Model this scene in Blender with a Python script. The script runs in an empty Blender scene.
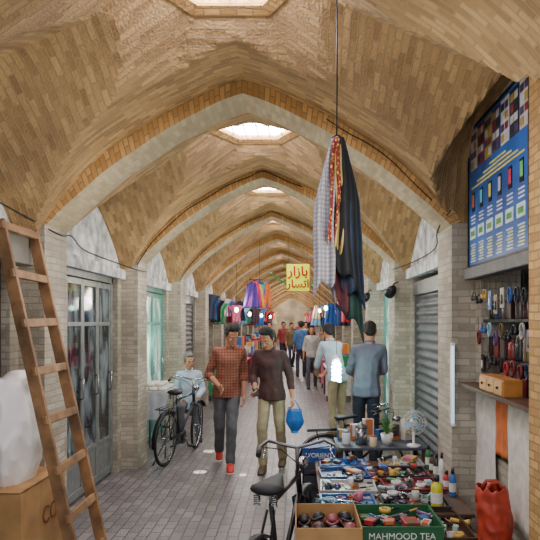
import bpy, bmesh, math, random
from mathutils import Vector, Matrix
R = random.Random(7)
scene = bpy.context.scene
COL = scene.collection
V = Vector
pi = math.pi

# ------------------------------------------------------------ materials
_mc = {}
def srgb(c):
    return tuple(((x/255)/12.92 if x/255 <= .04045 else ((x/255+.055)/1.055)**2.4) for x in c)
def mat(name, color, rough=.6, metal=0., noise=.25, nscale=14., bump=0., emit=0., trans=0., alpha=1.):
    key = (name, tuple(color), rough, metal, noise, nscale, bump, emit, trans, alpha)
    if key in _mc: return _mc[key]
    m = bpy.data.materials.new(name); m.use_nodes = True
    nt = m.node_tree; n = nt.nodes; l = nt.links
    b = n['Principled BSDF']
    col = srgb(color)
    b.inputs['Roughness'].default_value = rough
    b.inputs['Metallic'].default_value = metal
    tc = n.new('ShaderNodeTexCoord'); nz = n.new('ShaderNodeTexNoise')
    nz.inputs['Scale'].default_value = nscale; nz.inputs['Detail'].default_value = 4
    l.new(tc.outputs['Object'], nz.inputs['Vector'])
    r = n.new('ShaderNodeValToRGB')
    r.color_ramp.elements[0].position = .3; r.color_ramp.elements[1].position = .7
    r.color_ramp.elements[0].color = tuple(c*(1-noise) for c in col)+(1,)
    r.color_ramp.elements[1].color = tuple(min(1, c*(1+noise*.5)) for c in col)+(1,)
    l.new(nz.outputs['Fac'], r.inputs['Fac']); l.new(r.outputs['Color'], b.inputs['Base Color'])
    if bump:
        bp = n.new('ShaderNodeBump'); bp.inputs['Strength'].default_value = bump; bp.inputs['Distance'].default_value = .02
        l.new(nz.outputs['Fac'], bp.inputs['Height']); l.new(bp.outputs['Normal'], b.inputs['Normal'])
    if emit:
        l.new(r.outputs['Color'], b.inputs['Emission Color']); b.inputs['Emission Strength'].default_value = emit
    if trans: b.inputs['Transmission Weight'].default_value = trans
    if alpha < 1: b.inputs['Alpha'].default_value = alpha
    _mc[key] = m
    return m

def brick_mat(name, c1, c2, mortar, bw=.2, bh=.058, ms=.007, dirt=.35, bump=.5, coord='UV', dirtcol=(90,75,60), offset=.5, rough=.85):
    m = bpy.data.materials.new(name); m.use_nodes = True
    nt = m.node_tree; n = nt.nodes; l = nt.links; b = n['Principled BSDF']
    b.inputs['Roughness'].default_value = rough
    tc = n.new('ShaderNodeTexCoord'); bt = n.new('ShaderNodeTexBrick')
    nz0 = n.new('ShaderNodeTexNoise'); nz0.inputs['Scale'].default_value = 3.
    l.new(tc.outputs['Object'], nz0.inputs['Vector'])
    va = n.new('ShaderNodeVectorMath'); va.operation = 'MULTIPLY_ADD'
    va.inputs[1].default_value = (.03, .03, 0)
    l.new(nz0.outputs['Color'], va.inputs[0]); l.new(tc.outputs[coord], va.inputs[2])
    l.new(va.outputs[0], bt.inputs['Vector'])
    bt.offset = offset
    bt.inputs['Scale'].default_value = 1; bt.inputs['Brick Width'].default_value = bw
    bt.inputs['Row Height'].default_value = bh; bt.inputs['Mortar Size'].default_value = ms
    bt.inputs['Mortar Smooth'].default_value = .3
    bt.inputs['Color1'].default_value = srgb(c1)+(1,); bt.inputs['Color2'].default_value = srgb(c2)+(1,)
    bt.inputs['Mortar'].default_value = srgb(mortar)+(1,)
    nz = n.new('ShaderNodeTexNoise'); nz.inputs['Scale'].default_value = 1.7; nz.inputs['Detail'].default_value = 6
    l.new(tc.outputs['Object'], nz.inputs['Vector'])
    r = n.new('ShaderNodeValToRGB'); r.color_ramp.elements[0].position = .40; r.color_ramp.elements[1].position = .70
    r.color_ramp.elements[0].color = (0,0,0,1); r.color_ramp.elements[1].color = (dirt,dirt,dirt,1)
    l.new(nz.outputs['Fac'], r.inputs['Fac'])
    mx = n.new('ShaderNodeMixRGB'); mx.inputs['Color2'].default_value = srgb(dirtcol)+(1,)
    l.new(r.outputs['Color'], mx.inputs['Fac']); l.new(bt.outputs['Color'], mx.inputs['Color1'])
    l.new(mx.outputs['Color'], b.inputs['Base Color'])
    nz2 = n.new('ShaderNodeTexNoise'); nz2.inputs['Scale'].default_value = 60
    l.new(tc.outputs['Object'], nz2.inputs['Vector'])
    ad = n.new('ShaderNodeMath'); ad.operation = 'MULTIPLY_ADD'; ad.inputs[1].default_value = -1
    l.new(bt.outputs['Fac'], ad.inputs[0]); l.new(nz2.outputs['Fac'], ad.inputs[2])
    bp = n.new('ShaderNodeBump'); bp.inputs['Strength'].default_value = bump; bp.inputs['Distance'].default_value = .012
    l.new(ad.outputs[0], bp.inputs['Height']); l.new(bp.outputs['Normal'], b.inputs['Normal'])
    return m

def check_mat(name, a, b_, c, scale=26., k=.55):
    m = bpy.data.materials.new(name); m.use_nodes = True
    nt = m.node_tree; n = nt.nodes; l = nt.links; b = n['Principled BSDF']; b.inputs['Roughness'].default_value = .85
    tc = n.new('ShaderNodeTexCoord'); sep = n.new('ShaderNodeSeparateXYZ'); l.new(tc.outputs['Object'], sep.inputs[0])
    base = n.new('ShaderNodeRGB'); base.outputs[0].default_value = srgb(a)+(1,); cur = base.outputs[0]
    for ax, cc in (('X', b_), ('Z', b_), ('Y', c)):
        mu = n.new('ShaderNodeMath'); mu.operation = 'MULTIPLY'; mu.inputs[1].default_value = scale*pi; l.new(sep.outputs[ax], mu.inputs[0])
        si = n.new('ShaderNodeMath'); si.operation = 'SINE'; l.new(mu.outputs[0], si.inputs[0])
        gt = n.new('ShaderNodeMath'); gt.operation = 'GREATER_THAN'; gt.inputs[1].default_value = .4; l.new(si.outputs[0], gt.inputs[0])
        ml = n.new('ShaderNodeMath'); ml.operation = 'MULTIPLY'; ml.inputs[1].default_value = k; l.new(gt.outputs[0], ml.inputs[0])
        mx = n.new('ShaderNodeMixRGB'); mx.inputs[2].default_value = srgb(cc)+(1,); l.new(cur, mx.inputs[1]); l.new(ml.outputs[0], mx.inputs[0]); cur = mx.outputs[0]
    l.new(cur, b.inputs['Base Color'])
    return m

BRV = brick_mat('vault_brick', (202,164,108), (150,116,72), (168,142,104), bw=.135, bh=.040, ms=.005, dirt=.5, bump=.8, dirtcol=(98,78,54))
BRR = brick_mat('rib_brick', (196,180,146), (168,150,116), (176,162,136), bw=.135, bh=.042, ms=.0045, dirt=.5, dirtcol=(112,98,76))
BRE = brick_mat('rib_edge_brick', (214,168,98), (176,130,72), (150,120,80), bw=.10, bh=.042, ms=.005, dirt=.4, dirtcol=(112,86,54))
BRW = brick_mat('wall_brick', (200,190,172), (166,156,136), (160,152,138), bw=.17, bh=.05, ms=.005, dirt=.6, dirtcol=(98,90,78))
PLASTER = mat('old_plaster', (218,218,216), .9, noise=.65, nscale=7, bump=.6)
FLOORM = brick_mat('floor_pavers', (144,136,134), (112,106,106), (76,70,70), bw=.18, bh=.09, ms=.007, dirt=.5, bump=.35, dirtcol=(90,84,84), rough=.34)
WOODO = mat('old_wood', (144,106,70), .7, noise=.6, nscale=7, bump=.4)
WOODD = mat('dark_wood', (88,58,38), .6, noise=.4, nscale=9)
METG = mat('grey_metal', (116,118,120), .4, .6, noise=.2)
METD = mat('dark_metal', (34,34,38), .4, .5, noise=.2)
CHROME = mat('chrome', (180,180,186), .2, 1., noise=.05)
BLACK = mat('black_rubber', (20,20,22), .6, noise=.2)
CARD = mat('cardboard', (180,136,86), .85, noise=.25, nscale=6)
CARDD = mat('cardboard_inside', (110,78,46), .9)
WHITE = mat('white_paint', (232,232,228), .5, noise=.06)
TEAL = mat('teal_paint', (96,150,138), .45, noise=.2)
SKIN = mat('skin', (188,130,98), .6, noise=.08)
HAIR = mat('black_hair', (24,19,17), .7, noise=.4, nscale=60, bump=.5)
HAIRG = mat('grey_hair', (120,115,110), .7, noise=.4, nscale=60, bump=.5)
EYEW = mat('eye_white', (205,198,190), .4, noise=.02)
EYEB = mat('eye_iris', (35,22,15), .2, noise=.02)
LIPS = mat('lips', (160,92,80), .5, noise=.05)

# ------------------------------------------------------------ mesh builder
class MB:
    def __init__(s):
        s.bm = bmesh.new(); s.mats = []; s.mi = 0
    def m(s, mt):
        if mt not in s.mats: s.mats.append(mt)
        s.mi = s.mats.index(mt); return s
    def face(s, vs, smooth=False):
        try: f = s.bm.faces.new(vs)
        except ValueError: return None
        f.material_index = s.mi; f.smooth = smooth; return f
    def box(s, c, size, rot=None):
        M = Matrix.Translation(V(c)) @ (rot.to_4x4() if rot is not None else Matrix.Identity(4))
        hx, hy, hz = [a/2 for a in size]
        v = [s.bm.verts.new(M @ V((x*hx, y*hy, z*hz))) for x in (-1,1) for y in (-1,1) for z in (-1,1)]
        for q in ((0,1,3,2),(4,6,7,5),(0,4,5,1),(2,3,7,6),(0,2,6,4),(1,5,7,3)): s.face([v[i] for i in q])
        return s
    def bx(s, x0, x1, y0, y1, z0, z1):
        return s.box(((x0+x1)/2,(y0+y1)/2,(z0+z1)/2),(x1-x0,y1-y0,z1-z0))
    def tube(s, pts, r, n=8, closed=False):
        pts = [V(p) for p in pts]; k = len(pts)
        rr = r if isinstance(r, (list,tuple)) else [r]*k
        rings = []; prev = None
        for i, p in enumerate(pts):
            if closed: t = pts[(i+1)%k]-pts[i-1]
            else: t = pts[min(i+1,k-1)]-pts[max(i-1,0)]
            t.normalize()
            if prev is None:
                a = V((0,0,1)) if abs(t.z) < .9 else V((1,0,0))
                u = t.cross(a).normalized()
            else:
                u = prev - t*prev.dot(t)
                if u.length < 1e-5: u = t.cross(V((0,1,.3)))
                u.normalize()
            prev = u; w = t.cross(u)
            rings.append([s.bm.verts.new(p+rr[i]*(u*math.cos(2*pi*j/n)+w*math.sin(2*pi*j/n))) for j in range(n)])
        for i in range(k if closed else k-1):
            a, b = rings[i], rings[(i+1)%k]
            for j in range(n): s.face([a[j],a[(j+1)%n],b[(j+1)%n],b[j]], True)
        if not closed:
            s.face(rings[0][::-1]); s.face(rings[-1])
        return s
    def lathe(s, prof, n=20, c=(0,0,0), rot=None):
        M = Matrix.Translation(V(c)) @ (rot.to_4x4() if rot is not None else Matrix.Identity(4))
        rings = []
        for (r, z) in prof:
            if r < 1e-5: rings.append([s.bm.verts.new(M @ V((0,0,z)))])
            else: rings.append([s.bm.verts.new(M @ V((r*math.cos(2*pi*j/n), r*math.sin(2*pi*j/n), z))) for j in range(n)])
        for a, b in zip(rings, rings[1:]):
            for j in range(n):
                j2 = (j+1)%n
                if len(a)==1 and len(b)==1: continue
                if len(a)==1: s.face([a[0],b[j2],b[j]][::-1], True)
                elif len(b)==1: s.face([a[j],a[j2],b[0]], True)
                else: s.face([a[j],a[j2],b[j2],b[j]], True)
        return s
    def ell(s, c, r, M=None, n=10): return s.hull([(c, r)], M, n)
    def hull(s, ells, M=None, n=10, smooth=True):
        b2 = bmesh.new()
        for (c, r) in ells:
            if not isinstance(r, (tuple, list)): r = (r,r,r)
            rings = n//2
            for i in range(rings+1):
                ph = pi*i/rings
                if i in (0, rings): pts = [(0,0,math.cos(ph))]
                else: pts = [(math.sin(ph)*math.cos(2*pi*j/n), math.sin(ph)*math.sin(2*pi*j/n), math.cos(ph)) for j in range(n)]
                for p in pts:
                    q = V((c[0]+p[0]*r[0], c[1]+p[1]*r[1], c[2]+p[2]*r[2]))
                    b2.verts.new(M @ q if M is not None else q)
        ret = bmesh.ops.convex_hull(b2, input=b2.verts, use_existing_faces=False)
        kill = [g for g in ret['geom_interior'] if isinstance(g, bmesh.types.BMVert)]
        kill += [g for g in ret['geom_unused'] if isinstance(g, bmesh.types.BMVert)]
        bmesh.ops.delete(b2, geom=list(set(kill)), context='VERTS')
        mp = {}
        for v in b2.verts: mp[v] = s.bm.verts.new(v.co)
        for f in b2.faces: s.face([mp[v] for v in f.verts], smooth)
        b2.free(); return s
    def sheet(s, f, nu, nv, smooth=True):
        g = [[s.bm.verts.new(f(i/nu, j/nv)) for j in range(nv+1)] for i in range(nu+1)]
        for i in range(nu):
            for j in range(nv): s.face([g[i][j],g[i+1][j],g[i+1][j+1],g[i][j+1]], smooth)
        return s
    def boxuv(s):
        uv = s.bm.loops.layers.uv.verify(); s.bm.normal_update()
        for f in s.bm.faces:
            nn = f.normal; a = max(range(3), key=lambda i: abs(nn[i]))
            for lp in f.loops:
                c = lp.vert.co
                lp[uv].uv = (c.y, c.z) if a==0 else ((c.x, c.z) if a==1 else (c.x, c.y))
        return s
    def obj(s, name, parent=None, loc=(0,0,0), rot=(0,0,0), bev=0, solid=0, label=None, fixn=True):
        if fixn and not solid: bmesh.ops.recalc_face_normals(s.bm, faces=s.bm.faces)
        me = bpy.data.meshes.new(name); s.bm.to_mesh(me); s.bm.free()
        for mt in s.mats: me.materials.append(mt)
        o = bpy.data.objects.new(name, me); COL.objects.link(o)
        o.location = loc; o.rotation_euler = rot
        if parent is not None: o.parent = parent
        if solid:
            md = o.modifiers.new('solid', 'SOLIDIFY'); md.thickness = solid; md.offset = 0
        if bev:
            md = o.modifiers.new('bevel', 'BEVEL'); md.width = bev; md.segments = 2; md.limit_method = 'ANGLE'; md.angle_limit = .8
        if label: o['label'] = label
        return o
    def thing(s, name, label, cat, loc=(0,0,0), rot=(0,0,0), bev=0, solid=0, group=None):
        o = s.obj(name, None, loc, rot, bev, solid); o['label'] = label; o['category'] = cat
        if group: o['group'] = group
        return o
    def struct(s, name, label=None, **k):
        o = s.obj(name, **k); o['kind'] = 'structure'
        o['label'] = label or name.replace('_', ' '); o['category'] = name.split('_')[0]
        return o

def root(name, label, cat, loc=(0,0,0), rot=(0,0,0), group=None):
    o = bpy.data.objects.new(name, None); COL.objects.link(o); o.empty_display_size = .1
    o.location = loc; o.rotation_euler = rot; o['label'] = label; o['category'] = cat
    if group: o['group'] = group
    return o

def text(body, size, loc, rot, mt, parent, name='lettering', depth=.002, align='CENTER', sx=1., bold=0.):
    cu = bpy.data.curves.new(name, 'FONT'); cu.body = body; cu.size = size; cu.extrude = depth; cu.align_x = align; cu.align_y = 'CENTER'; cu.offset = bold
    t = bpy.data.objects.new('tmp_text', cu); COL.objects.link(t)
    dg = bpy.context.evaluated_depsgraph_get(); dg.update()
    me = bpy.data.meshes.new_from_object(t.evaluated_get(dg)); bpy.data.objects.remove(t)
    me.materials.clear(); me.materials.append(mt)
    for p in me.polygons: p.material_index = 0
    o = bpy.data.objects.new(name, me); COL.objects.link(o); o.parent = parent; o.location = loc; o.rotation_euler = rot
    o.scale = (sx, 1, 1)
    return o

def RX(a): return Matrix.Rotation(a, 3, 'X')
def RY(a): return Matrix.Rotation(a, 3, 'Y')
def RZ(a): return Matrix.Rotation(a, 3, 'Z')

# ------------------------------------------------------------ setting geometry
XL, XR, XC = -2.03, 1.30, -.40
S = 2.56; Y0 = 4.58
NB0, NB1 = -1, 15
YEND = Y0+S*NB1
PROF = [(0,3.47),(.12,3.42),(.4,3.22),(.7,2.93),(.88,2.66),(1,2.42),(1.1,2.12),(1.25,1.7)]
def Tt(t):
    t = abs(t)
    for (a, za), (b, zb) in zip(PROF, PROF[1:]):
        if t <= b: return za+(zb-za)*(t-a)/(b-a)
    return PROF[-1][1]
def Ts(t):
    t = abs(t); w = .06
    if t < w: return Tt(t)
    return (Tt(t-w)+2*Tt(t)+Tt(t+w))/4
def tx(x): return (XC-x)/1.46 if x < XC else (x-XC)/1.55
def xt(t, side): return XC-1.46*t if side < 0 else XC+1.55*t
def G(dy, top=.78):
    q = min(1, abs(dy)/1.10)
    return 2.2+top*max(0, 1-q**1.15)**.74
HEXR = .40
def vault(x, dy, hs=0., near=False):
    t = tx(x)
    z = Ts(t); kind = 0
    dist = max(0, min(x-XL, XR-x))
    g = G(dy)+.43*dist
    if near and x > XC: g = max(g, 2.2+.97*max(0,1-min(1,abs(dy)/1.12)**6)**.5-1.5*max(0,dist-.10))
    if g > z: z, kind = g, 1
    ex, ey = abs(x-XC), abs(dy-hs)
    hd = max(ey, ex*.866+ey*.5)
    pad = 3.60-.85*max(0, hd-.36)
    if pad > z: z, kind = pad, 0
    return min(z, 3.60), kind
def hshift(k): return -.06 if k == -1 else 0.
def inhex(dx, dy, r):
    dx, dy = abs(dx), abs(dy)
    return dy < r*.866 and dx*.866+dy*.5 < r*.866

mb = MB(); mb.m(BRV)
uvl = mb.bm.loops.layers.uv.verify()
for k in range(NB0, NB1):
    ya = Y0+S*k; ym = ya+S/2; hs = hshift(k)
    nx, ny = (104, 60) if k < 3 else ((56, 28) if k < 7 else (34, 14))
    g = []
    for i in range(nx+1):
        x = XL-.05+(XR-XL+.1)*i/nx
        row = []
        for j in range(ny+1):
            y = ya+S*j/ny
            z, kind = vault(x, y-ym, hs, k == -1)
            row.append((mb.bm.verts.new((x, y, z)), kind))
        g.append(row)
    arc = [0]
    for i in range(nx):
        xa = XL-.05+(XR-XL+.1)*i/nx; xb = XL-.05+(XR-XL+.1)*(i+1)/nx
        arc.append(arc[-1]+math.hypot(xb-xa, Ts(tx(xb))-Ts(tx(xa))))
    garc = [0]
    for j in range(ny):
        da = S*j/ny-S/2; db = S*(j+1)/ny-S/2
        garc.append(garc[-1]+math.hypot(db-da, G(db)-G(da)))
    for i in range(nx):
        for j in range(ny):
            q = [g[i][j], g[i+1][j], g[i+1][j+1], g[i][j+1]]
            c = sum((p[0].co for p in q), V())/4
            if inhex(c.x-XC, c.y-ym-hs, HEXR+.02): continue
            f = mb.face([p[0] for p in q], False)
            if not f: continue
            lat = sum(p[1] for p in q) >= 2
            idx = [(i,j),(i+1,j),(i+1,j+1),(i,j+1)]
            for lp, (a, b) in zip(f.loops, idx):
                if lat: lp[uvl].uv = (garc[b]+.07, lp.vert.co.x)
                else: lp[uvl].uv = (arc[a], lp.vert.co.y)
bmesh.ops.remove_doubles(mb.bm, verts=mb.bm.verts, dist=.0005)
o = mb.struct('ceiling', 'pointed brick groin vault with hexagonal skylights', fixn=False)

SKY = mat('skylight_glass', (246,240,255), .5, noise=.03, emit=34.)
for k in range(NB0, NB1):
    ym = Y0+S*k+S/2+hshift(k)
    mb = MB(); mb.m(BRE)
    hx = []
    for e in range(6):
        a0, a1 = pi/3*e, pi/3*(e+1)
        for q in range(5):
            f = q/5
            hx.append(((1-f)*math.cos(a0)+f*math.cos(a1), (1-f)*math.sin(a0)+f*math.sin(a1)))
    rings = []
    for (rr, top) in ((HEXR+.06, True), (HEXR+.06, False), (HEXR-.01, False), (HEXR-.01, True)):
        rings.append([mb.bm.verts.new((XC+a*rr, ym+b*rr, 3.64 if top else (3.588 if rr < HEXR else 3.555))) for (a, b) in hx])
    n = len(hx)
    for a, b in zip(rings, rings[1:]):
        for j in range(n): mb.face([a[j],a[(j+1)%n],b[(j+1)%n],b[j]])
    mb.m(METG)
    for q in (-.2, -.1, 0, .1, .2):
        mb.bx(XC+q*1.2-.005, XC+q*1.2+.005, ym-.33, ym+.33, 3.612, 3.620)
    mb.bx(XC-.36, XC+.36, ym-.005, ym+.005, 3.612, 3.620)
    mb.boxuv()
    w = mb.struct('window_%d' % (k+2), 'hexagonal skylight with metal bars')
    mb = MB(); mb.m(SKY)
    vs = [mb.bm.verts.new((XC+(HEXR+.03)*math.cos(pi/3*e), ym+(HEXR+.03)*math.sin(pi/3*e), 3.632)) for e in range(6)]
    mb.face(vs[::-1])
    g = mb.obj('pane', w, fixn=False); g['label'] = 'bright frosted skylight pane'

for k in range(NB0+1, NB1+1):
    yc = Y0+S*k; hw = .20
    mb = MB(); mb.m(BRR); uvl = mb.bm.loops.layers.uv.verify()
    pts = []
    N = 26
    for i in range(-N, N+1):
        t = i/N; sd = -1 if i < 0 else 1
        th = .10+.05*abs(t)
        xo = xt(abs(t)*1.03, sd); zo = Ts(t)+.03
        xi = xt(abs(t)*.985, sd); zi = Ts(t)-th*(1-abs(t)**6)
        pts.append((xo, zo, xi, zi))
    al = 0; prev = None; cols = []
    for (xo, zo, xi, zi) in pts:
        if prev: al += math.hypot(xi-prev[0], zi-prev[1])
        prev = (xi, zi)
        cols.append((al, [mb.bm.verts.new(p) for p in ((xo,yc-hw,zo),(xi,yc-hw,zi),(xi,yc+hw,zi),(xo,yc+hw,zo))]))
    for (a, A), (b, B) in zip(cols, cols[1:]):
        for q in range(3):
            mb.m(BRR if q == 1 else BRE)
            f = mb.face([A[q],B[q],B[q+1],A[q+1]])
            vv = {0:(0,.13),1:(.2,.60),2:(.7,.83)}[q]
            for lp, uvv in zip(f.loops, ((vv[0],a),(vv[0],b),(vv[1],b),(vv[1],a))): lp[uvl].uv = uvv
    mb.struct('trim_%d' % (k+2), 'pointed brick transverse arch rib')

def wall_side(side):
    x0 = XL if side < 0 else XR
    out = x0-.28 if side < 0 else x0+.28
    a, b = min(x0, out), max(x0, out)
    mb = MB()
    mb.m(BRW); ob = sorted((out, out+side*.05)); mb.bx(ob[0], ob[1], Y0+S*NB0-.3, YEND+.3, 2.2, 3.7)  # added unseen slab, keeps outside light from leaking in behind the lunettes
    for k in range(NB0, NB1+1):
        yc = Y0+S*k
        xi = xt(.985, side)
        p0, p1 = min(xi, out), max(xi, out)
        mb.m(BRW); mb.bx(p0, p1, yc-.21, yc+.21, 0, 2.42)
        if k == NB1: continue
        y1, y2 = yc+.21, yc+S-.21; ym = yc+S/2
        mb.bx(a, b, y1, y1+.13, 0, 2.2); mb.bx(a, b, y2-.13, y2, 0, 2.2)
        mb.m(PLASTER)
        n = 20; fr = []
        for i in range(n+1):
            y = y1-.06+(y2-y1+.12)*i/n
            z = vault(x0, y-ym, 0, k == -1)[0]+.05
            fr.append((mb.bm.verts.new((x0,y,2.2)), mb.bm.verts.new((x0,y,max(z,2.22)))))
        for (p, q), (r_, s_) in zip(fr, fr[1:]): mb.face([p,r_,s_,q])
        mb.bx(a+.02 if side > 0 else a, b if side > 0 else b-.02, y1, y2, 2.2, 2.24)
        if k > -1:
            xx = sorted((x0, x0-side*.05)); mb.bx(xx[0], xx[1], y1, y2, 2.19, 2.30)
    mb.boxuv()
    bmesh.ops.recalc_face_normals(mb.bm, faces=mb.bm.faces)
    return mb.struct('wall_left' if side < 0 else 'wall_right', 'brick pillars with plastered lunettes above the shop openings')
wall_side(-1); wall_side(1)

mb = MB(); mb.m(FLOORM)
mb.bx(-2.7, 2.0, -1.5, YEND+8, -.06, 0)
uv = mb.bm.loops.layers.uv.verify(); mb.bm.normal_update()
for f in mb.bm.faces:
    for lp in f.loops:
        c = lp.vert.co; lp[uv].uv = (c.y, c.x)
mb.struct('floor', 'worn grey brick paving')

mb = MB(); mb.m(mat('end_plaster', (214,182,144), .8, noise=.5, nscale=1.2))
mb.bx(-2.7, 2.0, YEND+6, YEND+6.2, 0, 4.2); mb.struct('wall_back', 'tan sunlit end wall')

for side, nm in ((-1, 'wall_outer_left'), (1, 'wall_outer_right')):
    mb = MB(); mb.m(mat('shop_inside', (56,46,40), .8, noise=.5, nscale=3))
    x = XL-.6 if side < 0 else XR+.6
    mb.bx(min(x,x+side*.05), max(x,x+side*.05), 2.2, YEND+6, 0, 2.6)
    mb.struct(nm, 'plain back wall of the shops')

# ------------------------------------------------------------ doors
dn = [0]
def glass_mat(name, dark, light, sc, emit):  # blotchy colour and emission stand in for reflections and lit shop interiors
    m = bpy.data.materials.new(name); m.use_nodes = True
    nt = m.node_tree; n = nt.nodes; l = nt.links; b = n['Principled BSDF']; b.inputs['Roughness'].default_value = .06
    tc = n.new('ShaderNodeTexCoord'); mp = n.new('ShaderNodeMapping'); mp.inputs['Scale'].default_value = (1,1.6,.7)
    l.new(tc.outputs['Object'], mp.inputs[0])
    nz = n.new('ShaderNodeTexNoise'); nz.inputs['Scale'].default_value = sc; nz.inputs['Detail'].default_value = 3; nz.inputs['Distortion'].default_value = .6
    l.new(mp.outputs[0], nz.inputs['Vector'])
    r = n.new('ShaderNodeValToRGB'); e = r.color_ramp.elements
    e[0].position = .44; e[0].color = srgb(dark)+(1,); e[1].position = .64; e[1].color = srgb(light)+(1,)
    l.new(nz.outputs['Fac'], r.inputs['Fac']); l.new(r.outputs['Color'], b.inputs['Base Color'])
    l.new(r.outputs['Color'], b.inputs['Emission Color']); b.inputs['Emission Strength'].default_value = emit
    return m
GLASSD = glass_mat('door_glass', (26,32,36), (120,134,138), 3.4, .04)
GLASSG = glass_mat('lit_green_glass', (100,156,140), (224,240,230), 2.4, .5)
def glass_door(x, y1, y2, n, frame, glass, side):
    dn[0] += 1
    mb = MB(); mb.m(frame)
    s = -side
    mb.bx(x-.03, x+.03, y1, y1+.05, 0, 2.2); mb.bx(x-.03, x+.03, y2-.05, y2, 0, 2.2); mb.bx(x-.03, x+.03, y1, y2, 2.13, 2.2)
    d = mb.struct('door_%d' % dn[0], 'folding glazed metal shop door', bev=.004)
    w = (y2-y1-.1)/n
    for i in range(n):
        a = y1+.05+i*w; b = a+w
        mb = MB(); mb.m(frame)
        mb.bx(x-.02, x+.02, a+.004, a+.04, .02, 2.12); mb.bx(x-.02, x+.02, b-.04, b-.004, .02, 2.12)
        for z0, z1 in ((.02,.10),(.40,.44),(1.66,1.70),(2.06,2.12)): mb.bx(x-.02, x+.02, a+.04, b-.04, z0, z1)
        mb.bx(x-.008, x+.008, a+.04, b-.04, .10, .40)
        lf = mb.obj('door_leaf', d, bev=.003)
        mb = MB(); mb.m(glass)
        mb.bx(x-.005, x+.005, a+.04, b-.04, .44, 1.66); mb.bx(x-.005, x+.005, a+.04, b-.04, 1.70, 2.06)
        g = mb.obj('pane', lf)
        mb = MB(); mb.m(CHROME)
        mb.tube([(x+s*.02, b-.07, .95),(x+s*.05, b-.07, .96),(x+s*.05, b-.07, 1.14),(x+s*.02, b-.07, 1.15)], .008)
        mb.obj('handle', lf)
def shutter(x, y1, y2, z1, z2, color, side):
    dn[0] += 1
    mb = MB(); mb.m(mat('shutter_metal', color, .5, .3, noise=.35, nscale=4))
    n = int((z2-z1)/.03)
    def f(u, v):
        z = z1+(z2-z1)*v
        return V((x+.014*math.sin(v*n/3*2*pi), y1+(y2-y1)*u, z))
    mb.sheet(f, 1, n*2, False)
    d = mb.struct('door_%d' % dn[0], 'corrugated grey roller shutter', fixn=False)
    mb = MB(); mb.m(METG)
    mb.bx(x-.03, x+.03, y1-.04, y1, 0, z2); mb.bx(x-.03, x+.03, y2, y2+.04, 0, z2); mb.bx(x-.05, x+.05, y1-.04, y2+.04, z2, z2+.14)
    mb.obj('shutter_frame', d)
def bay(k): return Y0+S*k+.36, Y0+S*(k+1)-.36
FR = mat('door_frame_metal', (142,146,144), .4, .4, noise=.25)
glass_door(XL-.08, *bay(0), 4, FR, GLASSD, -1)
glass_door(XL-.08, *bay(1), 3, TEAL, GLASSG, -1)
shutter(XL-.06, *bay(2), .0, 2.05, (130,130,130), -1)
shutter(XR+.06, *bay(0), .0, 2.0, (104,104,106), 1)
shutter(XL-.06, *bay(4), .0, 2.05, (120,128,134), -1)
glass_door(XR+.08, *bay(1), 3, TEAL, GLASSG, 1)
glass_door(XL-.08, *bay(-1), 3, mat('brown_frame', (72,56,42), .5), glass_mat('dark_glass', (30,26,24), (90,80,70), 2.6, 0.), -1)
mb = MB(); mb.m(mat('shutter_housing', (120,116,106), .6, .2, noise=.3, nscale=5)); mb.bx(-2.025, -1.88, 2.5, 4.32, 2.1, 2.32)
mb.thing('shutter_housing', 'dusty metal roller housing above the shop door', 'shutter box', bev=.01)

# ------------------------------------------------------------ people
def blob(name, prims, mt, parent, vox, smooth=2, wr=0.):
    mb = MB(); mb.m(mt)
    for p in prims:
        ells, M = (p if isinstance(p, tuple) and isinstance(p[0], list) else (p, None))
        mb.hull(ells, M)
    o = mb.obj('tmp_blob', None)
    md = o.modifiers.new('r', 'REMESH'); md.mode = 'VOXEL'; md.voxel_size = vox; md.use_smooth_shade = True
    sm = o.modifiers.new('s', 'SMOOTH'); sm.factor = .5; sm.iterations = smooth
    if wr:
        tx_ = bpy.data.textures.new('folds', 'CLOUDS'); tx_.noise_scale = .10; tx_.noise_depth = 1
        dm = o.modifiers.new('d', 'DISPLACE'); dm.texture = tx_; dm.strength = wr; dm.mid_level = .42; dm.texture_coords = 'LOCAL'
    bpy.context.view_layer.update()
    dg = bpy.context.evaluated_depsgraph_get()
    me = bpy.data.meshes.new_from_object(o.evaluated_get(dg))
    bpy.data.objects.remove(o)
    me.name = name
    for p in me.polygons: p.use_smooth = True
    if not me.materials: me.materials.append(mt)
    n = bpy.data.objects.new(name, me); COL.objects.link(n); n.parent = parent
    return n

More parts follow.
